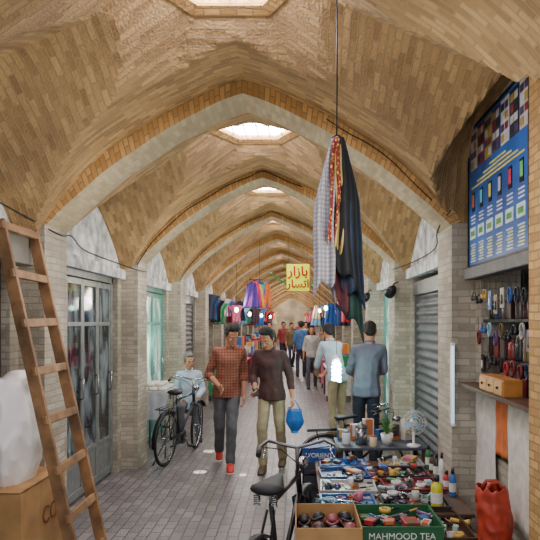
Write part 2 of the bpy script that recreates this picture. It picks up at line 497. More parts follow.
def person(label, loc, rot=0, H=1.7, pose=None, shirt=None, pants=None, shoe=None, hair=HAIR, skin=SKIN, vox=.0075,
           yaw=0, pitch=0, sleeve=1.1, lean=(0,0), drop=0, quiff=0, hem=.85, grip=0, group=None, shirtname='shirt', beard=False, width=.93):
    P = dict(shR=(-.160,0,1.385), elR=(-.205,.03,1.12), wrR=(-.225,-.04,.87), shL=(.160,0,1.385), elL=(.205,.03,1.12), wrL=(.225,-.04,.87),
             hipR=(-.078,0,.90), knR=(-.085,-.02,.49), anR=(-.09,.03,.085), hipL=(.078,0,.90), knL=(.085,-.02,.49), anL=(.09,.03,.085))
    if pose: P.update(pose)
    rt = root('person', label, 'person', loc, (0,0,rot), group)
    rt.scale = (H/1.7,)*3
    def B(p):
        z = p[2]; k = max(0, (z-.95)/.5)
        return (p[0]*width+lean[0]*k, p[1]+lean[1]*k, z-drop)
    for s in 'RL':
        P['sh'+s] = B(P['sh'+s]) if not (pose and 'sh'+s in pose) else P['sh'+s]
    L = lambda a, b, t: tuple(V(a).lerp(V(b), t))
    far = vox > .014
    w = width
    body = []
    pel = (B((0,0,.93)), (.135*w,.088,.09)); wst = (B((0,0,1.06)), (.120*w,.080,.06)); ch = (B((0,-.005,1.27)), (.145*w,.095,.09))
    body += [[pel, wst], [wst, ch], [ch, (P['shR'], .042), (P['shL'], .042), (B((0,.01,1.42)), (.055,.05,.03))]]
    nb = B((0,.015,1.42)); pv = V(B((0,.0,1.475)))
    HM = Matrix.Translation(pv) @ Matrix.Rotation(yaw, 4, 'Z') @ Matrix.Rotation(pitch, 4, 'X')
    hb = HM @ V((0,.015,.07))
    body.append([(nb, .054), (tuple(hb), .050)])
    for s in 'RL':
        body += [[(P['sh'+s], .042), (P['el'+s], .036)], [(P['el'+s], .037), (L(P['el'+s],P['wr'+s],.3), .039), (P['wr'+s], .026)]]
        body += [[(P['hip'+s], .072), (P['kn'+s], .048)], [(P['kn'+s], .047), (L(P['kn'+s],P['an'+s],.3), .047), (P['an'+s], .034)]]
        a = V(P['an'+s]); body.append([(tuple(a), .034), (tuple(a+V((0,.02,-.05))), (.028,.03,.02)), (tuple(a+V((0,-.13,-.055))), (.035,.03,.018))])
        wv = V(P['wr'+s]); d = (wv-V(P['el'+s])).normalized(); d = (d+V((0,0,-.15))).normalized()
        sd = V((0,-1,0)) if abs(d.z) > .6 else V((0,0,1))
        sd = (sd-d*sd.dot(d)).normalized(); pn = d.cross(sd)*(1 if s == 'R' else -1)
        if pn.dot(V((-1 if s=='L' else 1,0,0))) < 0 and abs(d.z) > .6: pn = -pn
        pc = lambda a_, b_, c_: tuple(wv+d*a_+sd*b_+pn*c_)
        body.append([(pc(0,0,0), .024), (pc(.03,.022,0), .014), (pc(.03,-.02,0), .014), (pc(.085,.03,0), .012), (pc(.085,-.028,0), .012)])
        cl = .45+grip
        for q, (off, ln) in enumerate(((.032,.042),(.011,.047),(-.010,.044),(-.030,.034))):
            b0 = V(pc(.085, off*1.05, 0)); d1 = d*math.cos(cl)+pn*math.sin(cl)+sd*off*2
            b1 = b0+d1*ln; d2 = d*math.cos(cl*2.2)+pn*math.sin(cl*2.2); b2 = b1+d2*ln*.8
            body += [[(tuple(b0), .0095), (tuple(b1), .0088)], [(tuple(b1), .0088), (tuple(b2), .0075)]]
        t0 = V(pc(.025,.028,.004)); t1 = t0+(d*.7+sd*.7+pn*.2)*.035; t2 = t1+(d*.85+sd*.15+pn*.4)*.03
        body += [[(tuple(t0), .012), (tuple(t1), .0105)], [(tuple(t1), .0105), (tuple(t2), .0085)]]
    body += [([((0,.008,.135),(.072,.090,.088))], HM),
             ([((0,-.002,.11),(.067,.074,.055)), ((0,-.040,.055),(.046,.042,.032)), ((0,-.070,.010),(.022,.016,.014)), ((.046,-.005,.042),.014), ((-.046,-.005,.042),.014)], HM),
             ([((0,-.080,.112),.008), ((0,-.102,.072),.010)], HM), ([((.012,-.090,.066),.008), ((-.012,-.090,.066),.008), ((0,-.100,.070),.009)], HM),
             ([((.030,-.073,.124),(.018,.012,.007)), ((-.030,-.073,.124),(.018,.012,.007))], HM),
             ([((.040,-.060,.080),(.016,.014,.012))], HM), ([((-.040,-.060,.080),(.016,.014,.012))], HM)]
    for sx in (-1,1): body.append(([((sx*.077,.012,.105),(.009,.018,.02)), ((sx*.073,.006,.078),(.007,.01,.012))], HM))
    blob('body', body, skin, rt, min(vox,.0065) if not far else vox, 2)
    hp = [([((0,.030,.168),(.084,.090,.084)), ((0,.060,.09),(.066,.048,.055))], HM), ([((0,-.045,.214),(.056,.036,.022)), ((0,.02,.226),(.062,.064,.028))], HM)]
    for sx in (-1,1): hp.append(([((sx*.074,-.004,.135),(.011,.026,.035)), ((sx*.075,.006,.105),(.008,.014,.024))], HM))
    if quiff: hp.append(([((0,-.060,.222),(.052,.036,.028)), ((0,-.02,.244),(.056,.055,.030))], HM))
    blob('hair', hp, hair, rt, max(.0075, vox), 1, .0 if far else .010)
    if not far:
        for sx in (-1,1):
            mb = MB(); mb.m(EYEW); mb.ell((sx*.029,-.079,.104),(.013,.009,.0055), HM, 10); e = mb.obj('eye', rt)
            mb = MB(); mb.m(EYEB); mb.ell((sx*.029,-.0860,.103),(.0065,.004,.0055), HM, 8); mb.obj('iris', e)
            mb = MB(); mb.m(HAIR)
            mb.tube([HM@V((sx*.012,-.0855,.122)), HM@V((sx*.03,-.088,.128)), HM@V((sx*.050,-.078,.122))], [.003,.005,.003], 6); mb.obj('eyebrow', rt)
        if beard:
            mb = MB(); mb.m(hair); mb.hull([((.02,-.092,.054),.006),((-.02,-.092,.054),.006)], HM); mb.obj('moustache', rt)
        mb = MB(); mb.m(LIPS); mb.hull([((.019,-.078,.034),.004),((-.019,-.078,.034),.004),((0,-.086,.034),(.012,.006,.0065))], HM)
        mb.obj('mouth', rt)
    hemE = (B((0,-.003,hem)), (.178,.130,.022)); h2 = (B((0,-.003,.95)), (.172,.126,.02)); w2 = (B((0,0,1.06)), (.156*w,.112,.05)); c2 = (B((0,-.005,1.27)), (.165*w,.116,.085))
    sp = [[hemE, h2], [h2, w2], [w2, c2], [c2, (P['shR'],(.052,.060,.048)), (P['shL'],(.052,.060,.048)), (B((0,.014,1.435)), (.064,.060,.020))]]
    for s in 'RL':
        sh, el, wr = P['sh'+s], P['el'+s], P['wr'+s]
        sp.append([(sh, .056), (el, .052)])
        if sleeve > 1: sp.append([(el, .052), (L(el, wr, sleeve-1), .044 if sleeve > 1.5 else .052)])
    blob(shirtname, sp, shirt, rt, max(vox*1.3, .01), 3, 0 if far else .02)
    if not far:
        mb = MB(); mb.m(shirt)
        cz = V(B((0,.008,1.462)))
        for sx in (-1,1):
            mb.hull([((cz.x+sx*.052, cz.y+.005, cz.z+.012),(.012,.03,.014)), ((cz.x+sx*.028, cz.y-.062, cz.z-.026),(.014,.006,.012)), ((cz.x+sx*.045, cz.y-.055, cz.z-.045),(.006,.005,.006))])
        mb.hull([((cz.x-.04,cz.y+.048,cz.z+.012),(.015,.012,.016)),((cz.x+.04,cz.y+.048,cz.z+.012),(.015,.012,.016))])
        mb.obj('collar', rt)
    pp = [[(B((0,0,.95)), (.145*w,.10,.05)), (P['hipR'], .084), (P['hipL'], .084)]]
    for s in 'RL':
        pp.append([(P['hip'+s], .086), (P['kn'+s], .066)]); pp.append([(P['kn'+s], .066), (L(P['kn'+s],P['an'+s],.95), .058)])
    blob('trousers', pp, pants, rt, max(vox*1.3, .01), 2, 0 if far else .018)
    for s in 'RL':
        a = V(P['an'+s]); mb = MB(); mb.m(shoe)
        mb.hull([(tuple(a+V((0,.015,-.01))),(.045,.05,.03)), (tuple(a+V((0,.03,-.06))),(.042,.045,.02)), (tuple(a+V((0,-.17,-.062))),(.042,.04,.018)), (tuple(a+V((0,-.12,-.04))),(.044,.05,.03))], n=14)
        mb.m(WHITE if shoe.name.startswith('red') else BLACK)
        mb.hull([(tuple(a+V((0,.03,-.078))),(.044,.046,.007)), (tuple(a+V((0,-.175,-.078))),(.043,.042,.007))], n=14)
        mb.obj('shoe', rt)
    return rt

SH1 = check_mat('check_shirt', (156,98,74), (82,42,34), (130,74,56), 60, .6)
SHD = mat('dark_shirt', (72,44,42), .8, noise=.35, nscale=10, bump=.3)
JEANG = mat('grey_jeans', (92,90,94), .85, noise=.3, nscale=9, bump=.3)
KHAKI = mat('khaki_trousers', (166,150,118), .85, noise=.25, nscale=9, bump=.3)
REDS = mat('red_shoe', (200,36,40), .5)
BRS = mat('brown_shoe', (92,66,48), .5)
JEAND = mat('dark_jeans', (34,38,54), .85, noise=.3, nscale=9, bump=.3)
SHB = mat('slate_blue_shirt', (104,106,124), .85, noise=.25, nscale=8, bump=.4)
SHW = mat('pale_shirt', (176,190,206), .85, noise=.15, nscale=8, bump=.4)

person('young man in brown checked shirt and grey jeans, looking down', (-.82,7.0,0), .12, 1.67,
       pose=dict(elR=(-.215,.03,1.11), wrR=(-.09,-.17,.99), elL=(.205,.04,1.12), wrL=(.205,-.05,.87),
                 knR=(-.085,.02,.50), anR=(-.09,.30,.14), knL=(.055,-.14,.49), anL=(.04,-.12,.085)),
       shirt=SH1, pants=JEANG, shoe=REDS, yaw=.42, pitch=.46, sleeve=1.25, quiff=1, lean=(.04,-.04))
m2 = person('young man in dark shirt and khaki trousers holding a phone', (-.29,6.9,0), -.10, 1.63,
       pose=dict(elR=(-.220,-.01,1.11), wrR=(-.16,-.23,1.0), elL=(.215,.02,1.13), wrL=(.255,-.05,.88),
                 knR=(-.10,-.12,.49), anR=(-.09,-.10,.085), knL=(.10,.0,.49), anL=(.11,.20,.11)),
       shirt=SHD, pants=KHAKI, shoe=BRS, yaw=-.42, pitch=.46, sleeve=1.55, grip=.25, lean=(-.02,-.04), quiff=1)
person('man seen from behind in slate blue shirt and dark jeans', (.80,6.95,0), pi-.15, 1.70,
       pose=dict(elR=(-.20,-.16,1.13), wrR=(-.12,-.38,1.05), elL=(.20,-.16,1.12), wrL=(.12,-.38,1.02)),
       shirt=SHB, pants=JEAND, shoe=BRS, yaw=.1, pitch=.5, sleeve=1.1, width=.95, lean=(-.04,-.14))
person('man in a pale shirt bending over the stall', (.60,8.9,0), pi+.5, 1.66,
       pose=dict(elR=(-.19,-.28,1.08), wrR=(-.10,-.46,.95), elL=(.19,-.28,1.08), wrL=(.10,-.46,.95)),
       shirt=SHW, pants=KHAKI, shoe=BRS, yaw=.1, pitch=.4, sleeve=1.1, lean=(0,-.22))
person('older seated man in a pale blue shirt behind the small table', (-1.62,9.0,0), .2, 1.62, drop=.42,
       pose=dict(hipR=(-.09,0,.50), knR=(-.13,-.42,.50), anR=(-.14,-.42,.085), hipL=(.09,0,.50), knL=(.13,-.42,.50), anL=(.14,-.42,.085),
                 elR=(-.21,-.03,.72), wrR=(-.14,-.27,.62), elL=(.21,-.03,.72), wrL=(.12,-.28,.62)),
       shirt=SHW, pants=JEANG, shoe=BLACK, hair=HAIRG, yaw=.3, pitch=.1, sleeve=1.9, beard=True)
walk = dict(knR=(-.10,-.14,.50), anR=(-.10,-.16,.085), knL=(.10,.02,.49), anL=(.10,.25,.12))
far = [(.12,18.5,pi,1.72,(70,110,160),(50,50,70),'blue shirt walking away'),
       (.40,20.0,pi,1.68,(50,50,54),(40,40,44),'dark clothes walking away'),
       (.38,15.4,0,1.60,(190,184,178),(90,90,96),'pale shirt beside a stall'),
       (-.55,24.0,.2,1.7,(150,60,60),(40,40,60),'red shirt walking'),
       (-.94,20.5,-.3,1.7,(70,66,60),(60,60,60),'grey clothes by the shops'),
       (.30,27,pi,1.7,(50,50,50),(30,30,34),'black clothes walking'),
       (-.25,31,0,1.6,(30,30,32),(30,30,32),'black clothes walking'),
       (.36,23.5,.3,1.7,(170,170,180),(60,60,80),'white shirt walking'),
       (-.2,22,.3,1.66,(120,100,60),(60,60,80),'olive shirt walking'),
       (-.6,28,.3,1.66,(60,70,90),(60,60,80),'grey-blue shirt walking'),
       (.1,35,.3,1.7,(120,60,60),(60,60,80),'maroon shirt walking')]
for x,y,r,h,c1,c2,d in far:
    person('distant person in '+d, (x,y,0), r, h, pose=walk, shirt=mat('far_shirt', c1, .8), pants=mat('far_trousers', c2, .8), shoe=BLACK, vox=.018, sleeve=1.3)

mb = MB(); mb.m(BLACK); mb.box((0,0,0),(.06,.012,.12)); mb.m(mat('phone_screen',(120,140,160),.1,emit=.4)); mb.box((0,0.0065,0),(.052,.002,.10))
mb.thing('mobile_phone', 'black mobile phone held in the hand of the dark-shirted man', 'phone', (-.455,6.60,.93), (-.9,0,.3), bev=.003)
BAG = mat('blue_plastic', (40,110,190), .3, noise=.3, nscale=14, bump=.6)
rt = root('plastic_bag', 'blue plastic carrier bag hanging from the man\'s hand', 'bag', (-.025,6.82,.44))
mb = MB(); mb.m(BAG)
def bagf(u, v):
    a = 2*pi*u; rr = (.10*math.sin(min(1,v*1.6+.12)*pi/2))*(1-.45*max(0,v-.5)) if v > 0 else .04
    rr *= 1+.08*math.sin(a*5+v*6)
    return V((rr*math.cos(a)*1.0, rr*math.sin(a)*.55, v*.27))
mb.sheet(bagf, 28, 12); mb.lathe([(0,0.0),(.035,.0),(.05,.03)], 16)
mb.obj('bag_body', rt, solid=.002)
for sy in (-.02,.02):
    mb = MB(); mb.m(BAG)
    mb.tube([(-.06,sy,.26),(-.03,sy*.6,.33),(0,sy*.3,.37),(.03,sy*.6,.33),(.06,sy,.26)], .006, 6)
    mb.obj('handle', rt)

# ------------------------------------------------------------ ladder
rt = root('wooden_ladder', 'worn wooden ladder leaning beside the shop door', 'ladder', (-1.34,3.98,0))
tp = V((-.52,0,2.34))
ang = math.atan2(-.52, 2.34)
for sy in (-.24,.24):
    mb = MB(); mb.m(WOODO); c = tp/2; mb.box((c.x, sy, c.z), (.075,.032,tp.length), RY(ang)); mb.obj('rail', rt, bev=.005)
for i in range(8):
    z = .17+i*.305
    mb = MB(); mb.m(WOODO); t = z/2.34; mb.box((tp.x*t+.02, 0, z), (.028,.54,.055), RY(ang) @ RX((i%3-1)*.02)); mb.obj('rung', rt, bev=.006)

def carton(name, w, l, h, loc, rot, label, mt=CARD, open_=True, flaps=True, group=None, parent=None):
    rt = root(name, label, 'box', loc, (0,0,rot), group)
    mb = MB(); mb.m(mt); t = .008
    mb.bx(-w/2,w/2,-l/2,l/2,0,t)
    mb.bx(-w/2,-w/2+t,-l/2,l/2,t,h); mb.bx(w/2-t,w/2,-l/2,l/2,t,h)
    mb.bx(-w/2+t,w/2-t,-l/2,-l/2+t,t,h); mb.bx(-w/2+t,w/2-t,l/2-t,l/2,t,h)
    if not open_: mb.bx(-w/2,w/2,-l/2,l/2,h-t,h)
    mb.obj('box_body', rt, bev=.002)
    return rt
bx = carton('cardboard_box', .40, .66, .70, (-1.81,3.83,0), 0, 'large closed cardboard box with printed letters under the white sack', open_=False)
text('CO', .16, (.2025,.08,.46), (pi/2,0,pi/2), mat('print_brown',(134,78,54),.8), bx)
mb = MB(); mb.m(mat('brown_tape',(150,110,60),.3)); mb.bx(-.03,.03,-.331,.331,.7,.7015); mb.obj('tape', bx)
rt = root('white_sack', 'bulging white woven plastic sack resting on the cardboard box', 'sack', (-1.82,3.83,.70))
SACK = mat('woven_sack', (240,234,230), .4, noise=.06, nscale=5, bump=.2)
mb = MB(); mb.m(SACK)
from mathutils import noise as mnoise
def sackf(u, v):
    a = 2*pi*u; rr = math.sin(pi*min(1,.16+v*.74))**.40
    p = V((math.cos(a)*1.1, math.sin(a)*1.1, v*1.5))
    rg = 1-abs(mnoise.noise(p*1.5)); cr = (1-abs(mnoise.noise(p*2.6+V((5,2,1)))))**4
    rr *= .82+.14*rg+.05*cr
    return V((.180*rr*math.cos(a), .29*rr*math.sin(a), .66*v+.03*math.sin(a*2)*v))
mb.sheet(sackf, 100, 60); mb.lathe([(0,.0),(.09,.0)],20)
mb.obj('sack_body', rt)
mb = MB(); mb.m(SACK)
mb.hull([((0,0,.60),(.09,.15,.03)),((.02,.05,.67),(.06,.10,.02))]); mb.obj('tied_top', rt)

# ------------------------------------------------------------ bicycles
def bicycle(label, loc, rot, color, lean=0., rack=True, steer=0., sc=1., hwid=1., HB=CHROME):
    rt = root('bicycle', label, 'bicycle', loc, (0,lean,rot)); rt.scale = (sc,)*3
    PM = mat('bike_paint', color, .3, .3, noise=.1)
    def wheel(y):
        w = bpy.data.objects.new('wheel', None); COL.objects.link(w); w.parent = rt; w.location = (0,y,.335); w.empty_display_size=.1
        def circ(r, n=40, x=0): return [(x, r*math.cos(2*pi*i/n), r*math.sin(2*pi*i/n)) for i in range(n)]
        mb = MB(); mb.m(BLACK); mb.tube(circ(.317), .018, 8, True); mb.obj('tire', w)
        mb = MB(); mb.m(CHROME); mb.tube(circ(.295), .010, 6, True); mb.obj('rim', w)
        mb = MB(); mb.m(CHROME)
        for i in range(28):
            a = 2*pi*i/28; mb.tube([((-1)**i*.025, .02*math.cos(a+.6), .02*math.sin(a+.6)), (0, .293*math.cos(a), .293*math.sin(a))], .0016, 4)
        mb.obj('spokes', w)
        mb = MB(); mb.m(CHROME); mb.lathe([(0,-.05),(.02,-.05),(.02,-.035),(.012,-.03),(.012,.03),(.02,.035),(.02,.05),(0,.05)], 12, rot=RY(pi/2)); mb.obj('hub', w)
        return w
    wr = wheel(0); wf = wheel(1.05); wf.rotation_euler = (0,0,steer*.5)
    bb = (0,.42,.29); st = (0,.27,.78); hd = (0,.84,.84); hl = (0,.88,.68)
    mb = MB(); mb.m(PM)
    mb.tube([bb, st], .015); mb.tube([st, (0,.835,.80)], .015); mb.tube([bb, hl], .017); mb.tube([hd, hl], .02)
    for sx in (-.05,.05): mb.tube([(sx,0,.335),(sx*.5,.40,.29)], .009); mb.tube([(sx,0,.335),(sx*.4,.26,.75)], .008)
    mb.obj('frame', rt)
    mb = MB(); mb.m(PM)
    for sx in (-.05,.05): mb.tube([(0,.885,.67),(sx,.90,.64),(sx,.94,.56),(sx,1.05,.335)], .010)
    mb.obj('fork', rt)
    for yc in (0, 1.05):
        mb = MB(); mb.m(METD)
        a0, a1 = (-10,130) if yc == 0 else (40,150)
        arcp = [math.radians(a0+(a1-a0)*i/18) for i in range(19)]
        g = [[mb.bm.verts.new((sx, yc+(.352*math.cos(a) if yc else -.352*math.cos(a)), .335+.352*math.sin(a)-abs(sx)*.2)) for sx in (-.028,0,.028)] for a in arcp]
        for p, q in zip(g, g[1:]):
            for j in range(2): mb.face([p[j],p[j+1],q[j+1],q[j]], True)
        mb.obj('mudguard', rt, solid=.003)
    mb = MB(); mb.m(HB)
    mb.tube([(0,.835,.82),(0,.815,.99)], .012)
    c, s_ = math.cos(steer), math.sin(steer)
    def hb(x, y, z):
        x *= hwid
        return (x*c-y*s_, .815+x*s_+y*c, z)
    mb.tube([hb(-.30,-.17,.99), hb(-.29,-.06,1.01), hb(-.22,.03,1.03), hb(-.08,.02,1.0), hb(0,0,.99), hb(.08,.02,1.0), hb(.22,.03,1.03), hb(.29,-.06,1.01), hb(.30,-.17,.99)], .011)
    h = mb.obj('handlebar', rt)
    for sx in (-1,1):
        mb = MB(); mb.m(BLACK); mb.tube([hb(sx*.293,-.07,1.008), hb(sx*.302,-.19,.985)], .017); mb.obj('grip', h)
        mb = MB(); mb.m(CHROME); mb.tube([hb(sx*.27,-.02,1.01), hb(sx*.25,-.09,.985), hb(sx*.27,-.16,.955)], .006); mb.obj('brake_lever', h)
    for sx in (-1,1):
        mb = MB(); mb.m(BLACK); mb.tube([hb(sx*.25,-.03,1.0), hb(sx*.12,.10,.96), (0,.90,.85), (0,.93,.66)], .004, 5); mb.obj('brake_cable', h)
    mb = MB(); mb.m(BLACK); mb.hull([((0,.20,.885),(.10,.07,.035)), ((0,.26,.89),(.07,.06,.03)), ((0,.42,.90),(.022,.03,.018))], n=16); sd = mb.obj('saddle', rt)
    mb = MB(); mb.m(CHROME); mb.tube([st, (0,.25,.86)], .012); mb.obj('seat_post', rt)
    for sx in (-.05,.05):
        mb = MB(); mb.m(CHROME); mb.tube([(sx+.018*math.cos(i*1.2),.17+.018*math.sin(i*1.2),.80+i*.0022) for i in range(26)], .004, 5); mb.obj('saddle_spring', sd)
    mb = MB(); mb.m(METD)
    mb.lathe([(0,-.005),(.09,-.005),(.09,.005),(0,.005)], 24, (.06,.42,.29), RY(pi/2)); mb.bx(.055,.075,.0,.42,.325,.36); mb.bx(.055,.075,.0,.42,.235,.25)
    mb.obj('chain_guard', rt)
    for sx in (-1,1):
        mb = MB(); mb.m(CHROME); e = (sx*.09,.42+sx*.10,.29-sx*.13); mb.tube([(sx*.08,.42,.29), e], .010); mb.m(BLACK); mb.box((sx*.14,e[1],e[2]), (.09,.07,.022)); mb.obj('pedal', rt)
    if rack:
        mb = MB(); mb.m(METD)
        for sx in (-.06,0,.06): mb.tube([(sx,.18,.73),(sx,-.22,.72)], .006)
        mb.tube([(-.06,-.22,.72),(.06,-.22,.72)], .006)
        for sx in (-.06,.06): mb.tube([(sx,-.10,.72),(sx*.9,0,.335)], .006)
        mb.obj('rack', rt)
    mb = MB(); mb.m(METD); mb.tube([(-.03,.05,.30),(-.14,-.04,.0)], .008); mb.obj('kickstand', rt)
    mb = MB(); mb.m(CHROME); mb.hull([((0,.93,.86),.03),((0,.97,.86),.04)]); mb.obj('headlamp', rt)
    return rt
bicycle('dark old bicycle parked against the shop front', (-1.56,7.08,0), -.20, (44,52,64), lean=.05, steer=.3, sc=.96)
bicycle('black bicycle with metal handlebar parked at the stall edge', (-.205,2.94,0), -.27, (30,30,36), lean=.0, steer=.35, rack=False, sc=.94, hwid=.84, HB=mat('dull_steel', (110,110,116), .3, .9, noise=.1))
bicycle('dark bicycle standing behind the goods table', (.28,6.22,0), -1.5, (52,28,30), lean=0., steer=-.2, sc=.80)

# ------------------------------------------------------------ scarves
rt = root('hanging_rope', 'thin dark rope with a metal hook hanging from the vault', 'rope', (.20,3.02,2.64))
mb = MB(); mb.m(METD); mb.tube([(0,0,.78),(.002,0,.35),(0,0,0)], .004, 6); mb.obj('rope_strand', rt)
mb = MB(); mb.m(METD); mb.tube([(.0+.03*math.cos(a), 0, -.03+.03*math.sin(a)) for a in [2*pi*i/16 for i in range(16)]], .004, 6, True); mb.obj('hook', rt)
def stripe_mat(name, a, b_, sc):
    m = bpy.data.materials.new(name); m.use_nodes = True
    nt = m.node_tree; n = nt.nodes; l = nt.links; b = n['Principled BSDF']; b.inputs['Roughness'].default_value = .85
    tc = n.new('ShaderNodeTexCoord'); wv = n.new('ShaderNodeTexVoronoi'); wv.inputs['Scale'].default_value = sc
    l.new(tc.outputs['Object'], wv.inputs['Vector'])
    r = n.new('ShaderNodeValToRGB'); r.color_ramp.interpolation = 'CONSTANT'
    r.color_ramp.elements[0].color = srgb(b_)+(1,); r.color_ramp.elements[1].position = .35; r.color_ramp.elements[1].color = srgb(a)+(1,)
    l.new(wv.outputs['Distance'], r.inputs['Fac']); l.new(r.outputs['Color'], b.inputs['Base Color'])
    return m
scarves = [(-.030,-.035,.74,.095,-.052,.0,check_mat('grey_check',(180,176,182),(96,92,104),(134,130,140),90,.5),'grey and white checked scarf'),
           (-.006,-.055,.50,.05,-.010,.0,stripe_mat('maroon_dots',(130,30,38),(214,180,84),60),'red scarf with yellow pattern'),
           (.012,-.045,.56,.045,.004,.0,mat('cream_cloth',(180,156,92),.85,noise=.4,bump=.3),'mustard yellow scarf'),
           (.032,-.055,.70,.10,.030,.0,mat('black_cloth',(20,22,28),.85,noise=.3,bump=.3),'plain black scarf'),
           (.034,-.02,.78,.10,.056,.0,mat('navy_cloth',(30,42,64),.85,noise=.3,bump=.3),'navy scarf'),
           (.020,.02,.92,.09,.066,.0,mat('dark_green_cloth',(28,60,54),.85,noise=.3,bump=.3),'dark green scarf'),
           (-.010,.01,.80,.09,.012,.0,stripe_mat('red_paisley',(84,34,38),(50,44,54),50),'maroon patterned scarf'),
           (-.035,.02,.72,.08,-.040,.0,mat('lilac_cloth',(120,112,130),.85,noise=.3,bump=.3),'pale lilac scarf')]
for x, y, ln, wb, dx, dr, mt, lb in scarves:
    mb = MB(); mb.m(mt); ph = R.random()*6
    def sf(u, v, ln=ln, wb=wb, dx=dx, ph=ph):
        g = min(1, v*2.6)**.8; w_ = .024+(wb-.024)*g*(1+.25*v)
        return V(((u-.5)*w_+dx*min(1,.25*v+v*1.4)**.9+.007*math.sin(v*7+ph)*g, .022*g*math.sin(u*pi*3+ph)+.004*math.sin(v*9+ph), -ln*v-.16*(u-.5)*math.sin(ph*3)*v-.03*math.sin(u*7+ph)*v))
    mb.sheet(sf, 30, 30)
    mb.thing('scarf', lb+' hanging from the rope', 'scarf', (.20+x*.6,3.02+y,2.615), (0,0,R.uniform(-.15,.15)), solid=.003, group='scarves hanging from one rope')

# ------------------------------------------------------------ poster board
rt = root('poster_board', 'blue advertising board with phone pictures above the shop', 'sign', (1.235,3.75,2.1))
mb = MB(); mb.m(mat('board_blue',(44,98,176),.35,noise=.45,nscale=3)); mb.bx(-.0,.02,-.56,.55,0,.95); mb.obj('board', rt)
mb = MB(); mb.m(METD)
mb.bx(-.008,.024,-.575,-.56,-.01,.965); mb.bx(-.008,.024,.55,.565,-.01,.965); mb.bx(-.008,.024,-.56,.55,.95,.965); mb.bx(-.008,.024,-.56,.55,-.012,0); mb.obj('frame', rt)
mb = MB(); fx = -.003
pr = random.Random(3)
cols = [(190,186,180),(130,50,54),(170,146,70),(76,60,96),(200,200,200),(50,50,60)]
for i in range(7):
    y = .50-.155*i; mb.m(mat('print_c', cols[i%6], .4)); mb.bx(fx-.001,0,y-.14,y-.005,.66,.93)
    for q in range(4):
        for z_ in range(2): mb.m(mat('print_c', cols[(i*3+q+2*z_)%6], .4)); mb.bx(fx-.002,fx-.001,y-.13+.065*z_,y-.075+.065*z_,.675+q*.062,.72+q*.062)
for i in range(6):
    y = .46-.18*i
    mb.m(mat('print_phone', (20,20,24), .3)); mb.bx(fx-.001,0,y-.045,y+.01,.37,.50)
    mb.m(mat('print_screen', [(220,110,50),(90,190,220),(230,210,90),(200,200,210),(210,60,90),(120,200,120)][i], .3)); mb.bx(fx-.002,fx-.001,y-.038,y+.004,.40,.485)
    for q in range(7): mb.m(mat('print_text', (230,220,110) if q%2 else (200,220,225), .4)); mb.bx(fx-.001,0,y-.065,y+.04-.012*(q%3),.02+q*.019,.030+q*.019)
    mb.m(mat('print_text', (210,235,225), .4)); mb.bx(fx-.001,0,y-.07,y+.055,.18,.26)
    mb.m(mat('print_green', (80,150,70), .4)); mb.bx(fx-.002,fx-.001,y-.05,y+.035,.20,.235)
    for q in range(3): mb.m(mat('print_text2', (220,225,235), .4)); mb.bx(fx-.001,0,y-.06,y+.03,.285+q*.024,.295+q*.024)
for q in range(4): mb.m(mat('print_text', (230,220,110), .4)); mb.bx(fx-.001,0,-.5+.1*q,.48-.13*q,.53+q*.026,.540+q*.026)
mb.obj('printed_pictures', rt)
mb = MB(); mb.m(mat('lintel_paint',(92,92,90),.6,noise=.3)); mb.bx(1.20,1.295,3.0,4.32,2.0,2.08); mb.thing('shop_lintel', 'grey metal roller housing under the poster', 'shutter box', bev=.008)

mb = MB(); mb.m(BRE); mb.bx(1.14,1.34,2.72,2.95,0,3.1); mb.boxuv(); mb.struct('trim_20', 'tan brick door post')
mb = MB(); mb.m(BRW); mb.bx(1.30,1.40,2.95,4.33,0,.82); mb.boxuv(); mb.struct('wall_niche', 'low brick wall under the open shop')
rt = root('display_shelf', 'dark display shelf in the shop opening', 'shelf', (1.49,3.72,.82))
mb = MB(); mb.m(mat('shelf_black',(18,16,16),.6))
for z in (0,.36,.62,.88): mb.bx(-.17,.10,-.6,.58,z,z+.018)
mb.bx(.10,.115,-.6,.58,0,1.15)
for y in (-.6,.56): mb.bx(-.17,.10,y,y+.02,0,1.15)
mb.obj('shelf_frame', rt)

def jar(c, label, loc, r=.03, h=.08, name='jar', group=None, lid=(200,40,40), rot=(0,0,0)):
    rt = root(name, label, name.replace('_',' '), loc, rot, group)
    mb = MB(); mb.m(mat('jar_body', c, .25, noise=.1)); mb.lathe([(0,0),(r*.95,0),(r,h*.05),(r,h*.8),(r*.8,h*.88),(r*.7,h*.9),(0,h*.9)], 18); mb.obj('jar_body', rt)
    mb = MB(); mb.m(mat('lid', lid, .4)); mb.lathe([(0,h*.88),(r*.78,h*.88),(r*.8,h*.9),(r*.8,h),(0,h)], 18); mb.obj('lid', rt)
    return rt
def packet(c, label, loc, size, rot=0, group=None, c2=(240,240,235), tilt=(0,0)):
    rt = root('packet', label, 'packet', loc, (tilt[0],tilt[1],rot), group)
    w, l, h = size
    mb = MB(); mb.m(mat('packet_card', c, .4, noise=.1)); mb.bx(-w/2,w/2,-l/2,l/2,0,h); mb.obj('packet_body', rt, bev=min(.004,h*.3))
    mb = MB(); mb.m(mat('packet_label', c2, .4, noise=.1)); mb.bx(-w*.35,w*.35,-l/2+.001,l*.2,h,h+.001); mb.bx(-w*.35,w*.35,-l/2-.001,-l/2+.001,h*.25,h+.001); mb.obj('printed_label', rt)
    return rt
PAL = [(180,44,48),(204,166,70),(54,96,160),(76,130,92),(214,214,210),(190,104,130),(34,34,40),(196,114,66),(100,74,120),(146,184,194),(30,40,60),(180,176,170),(204,202,196),(60,62,70),(120,84,60)]
NP = len(PAL)
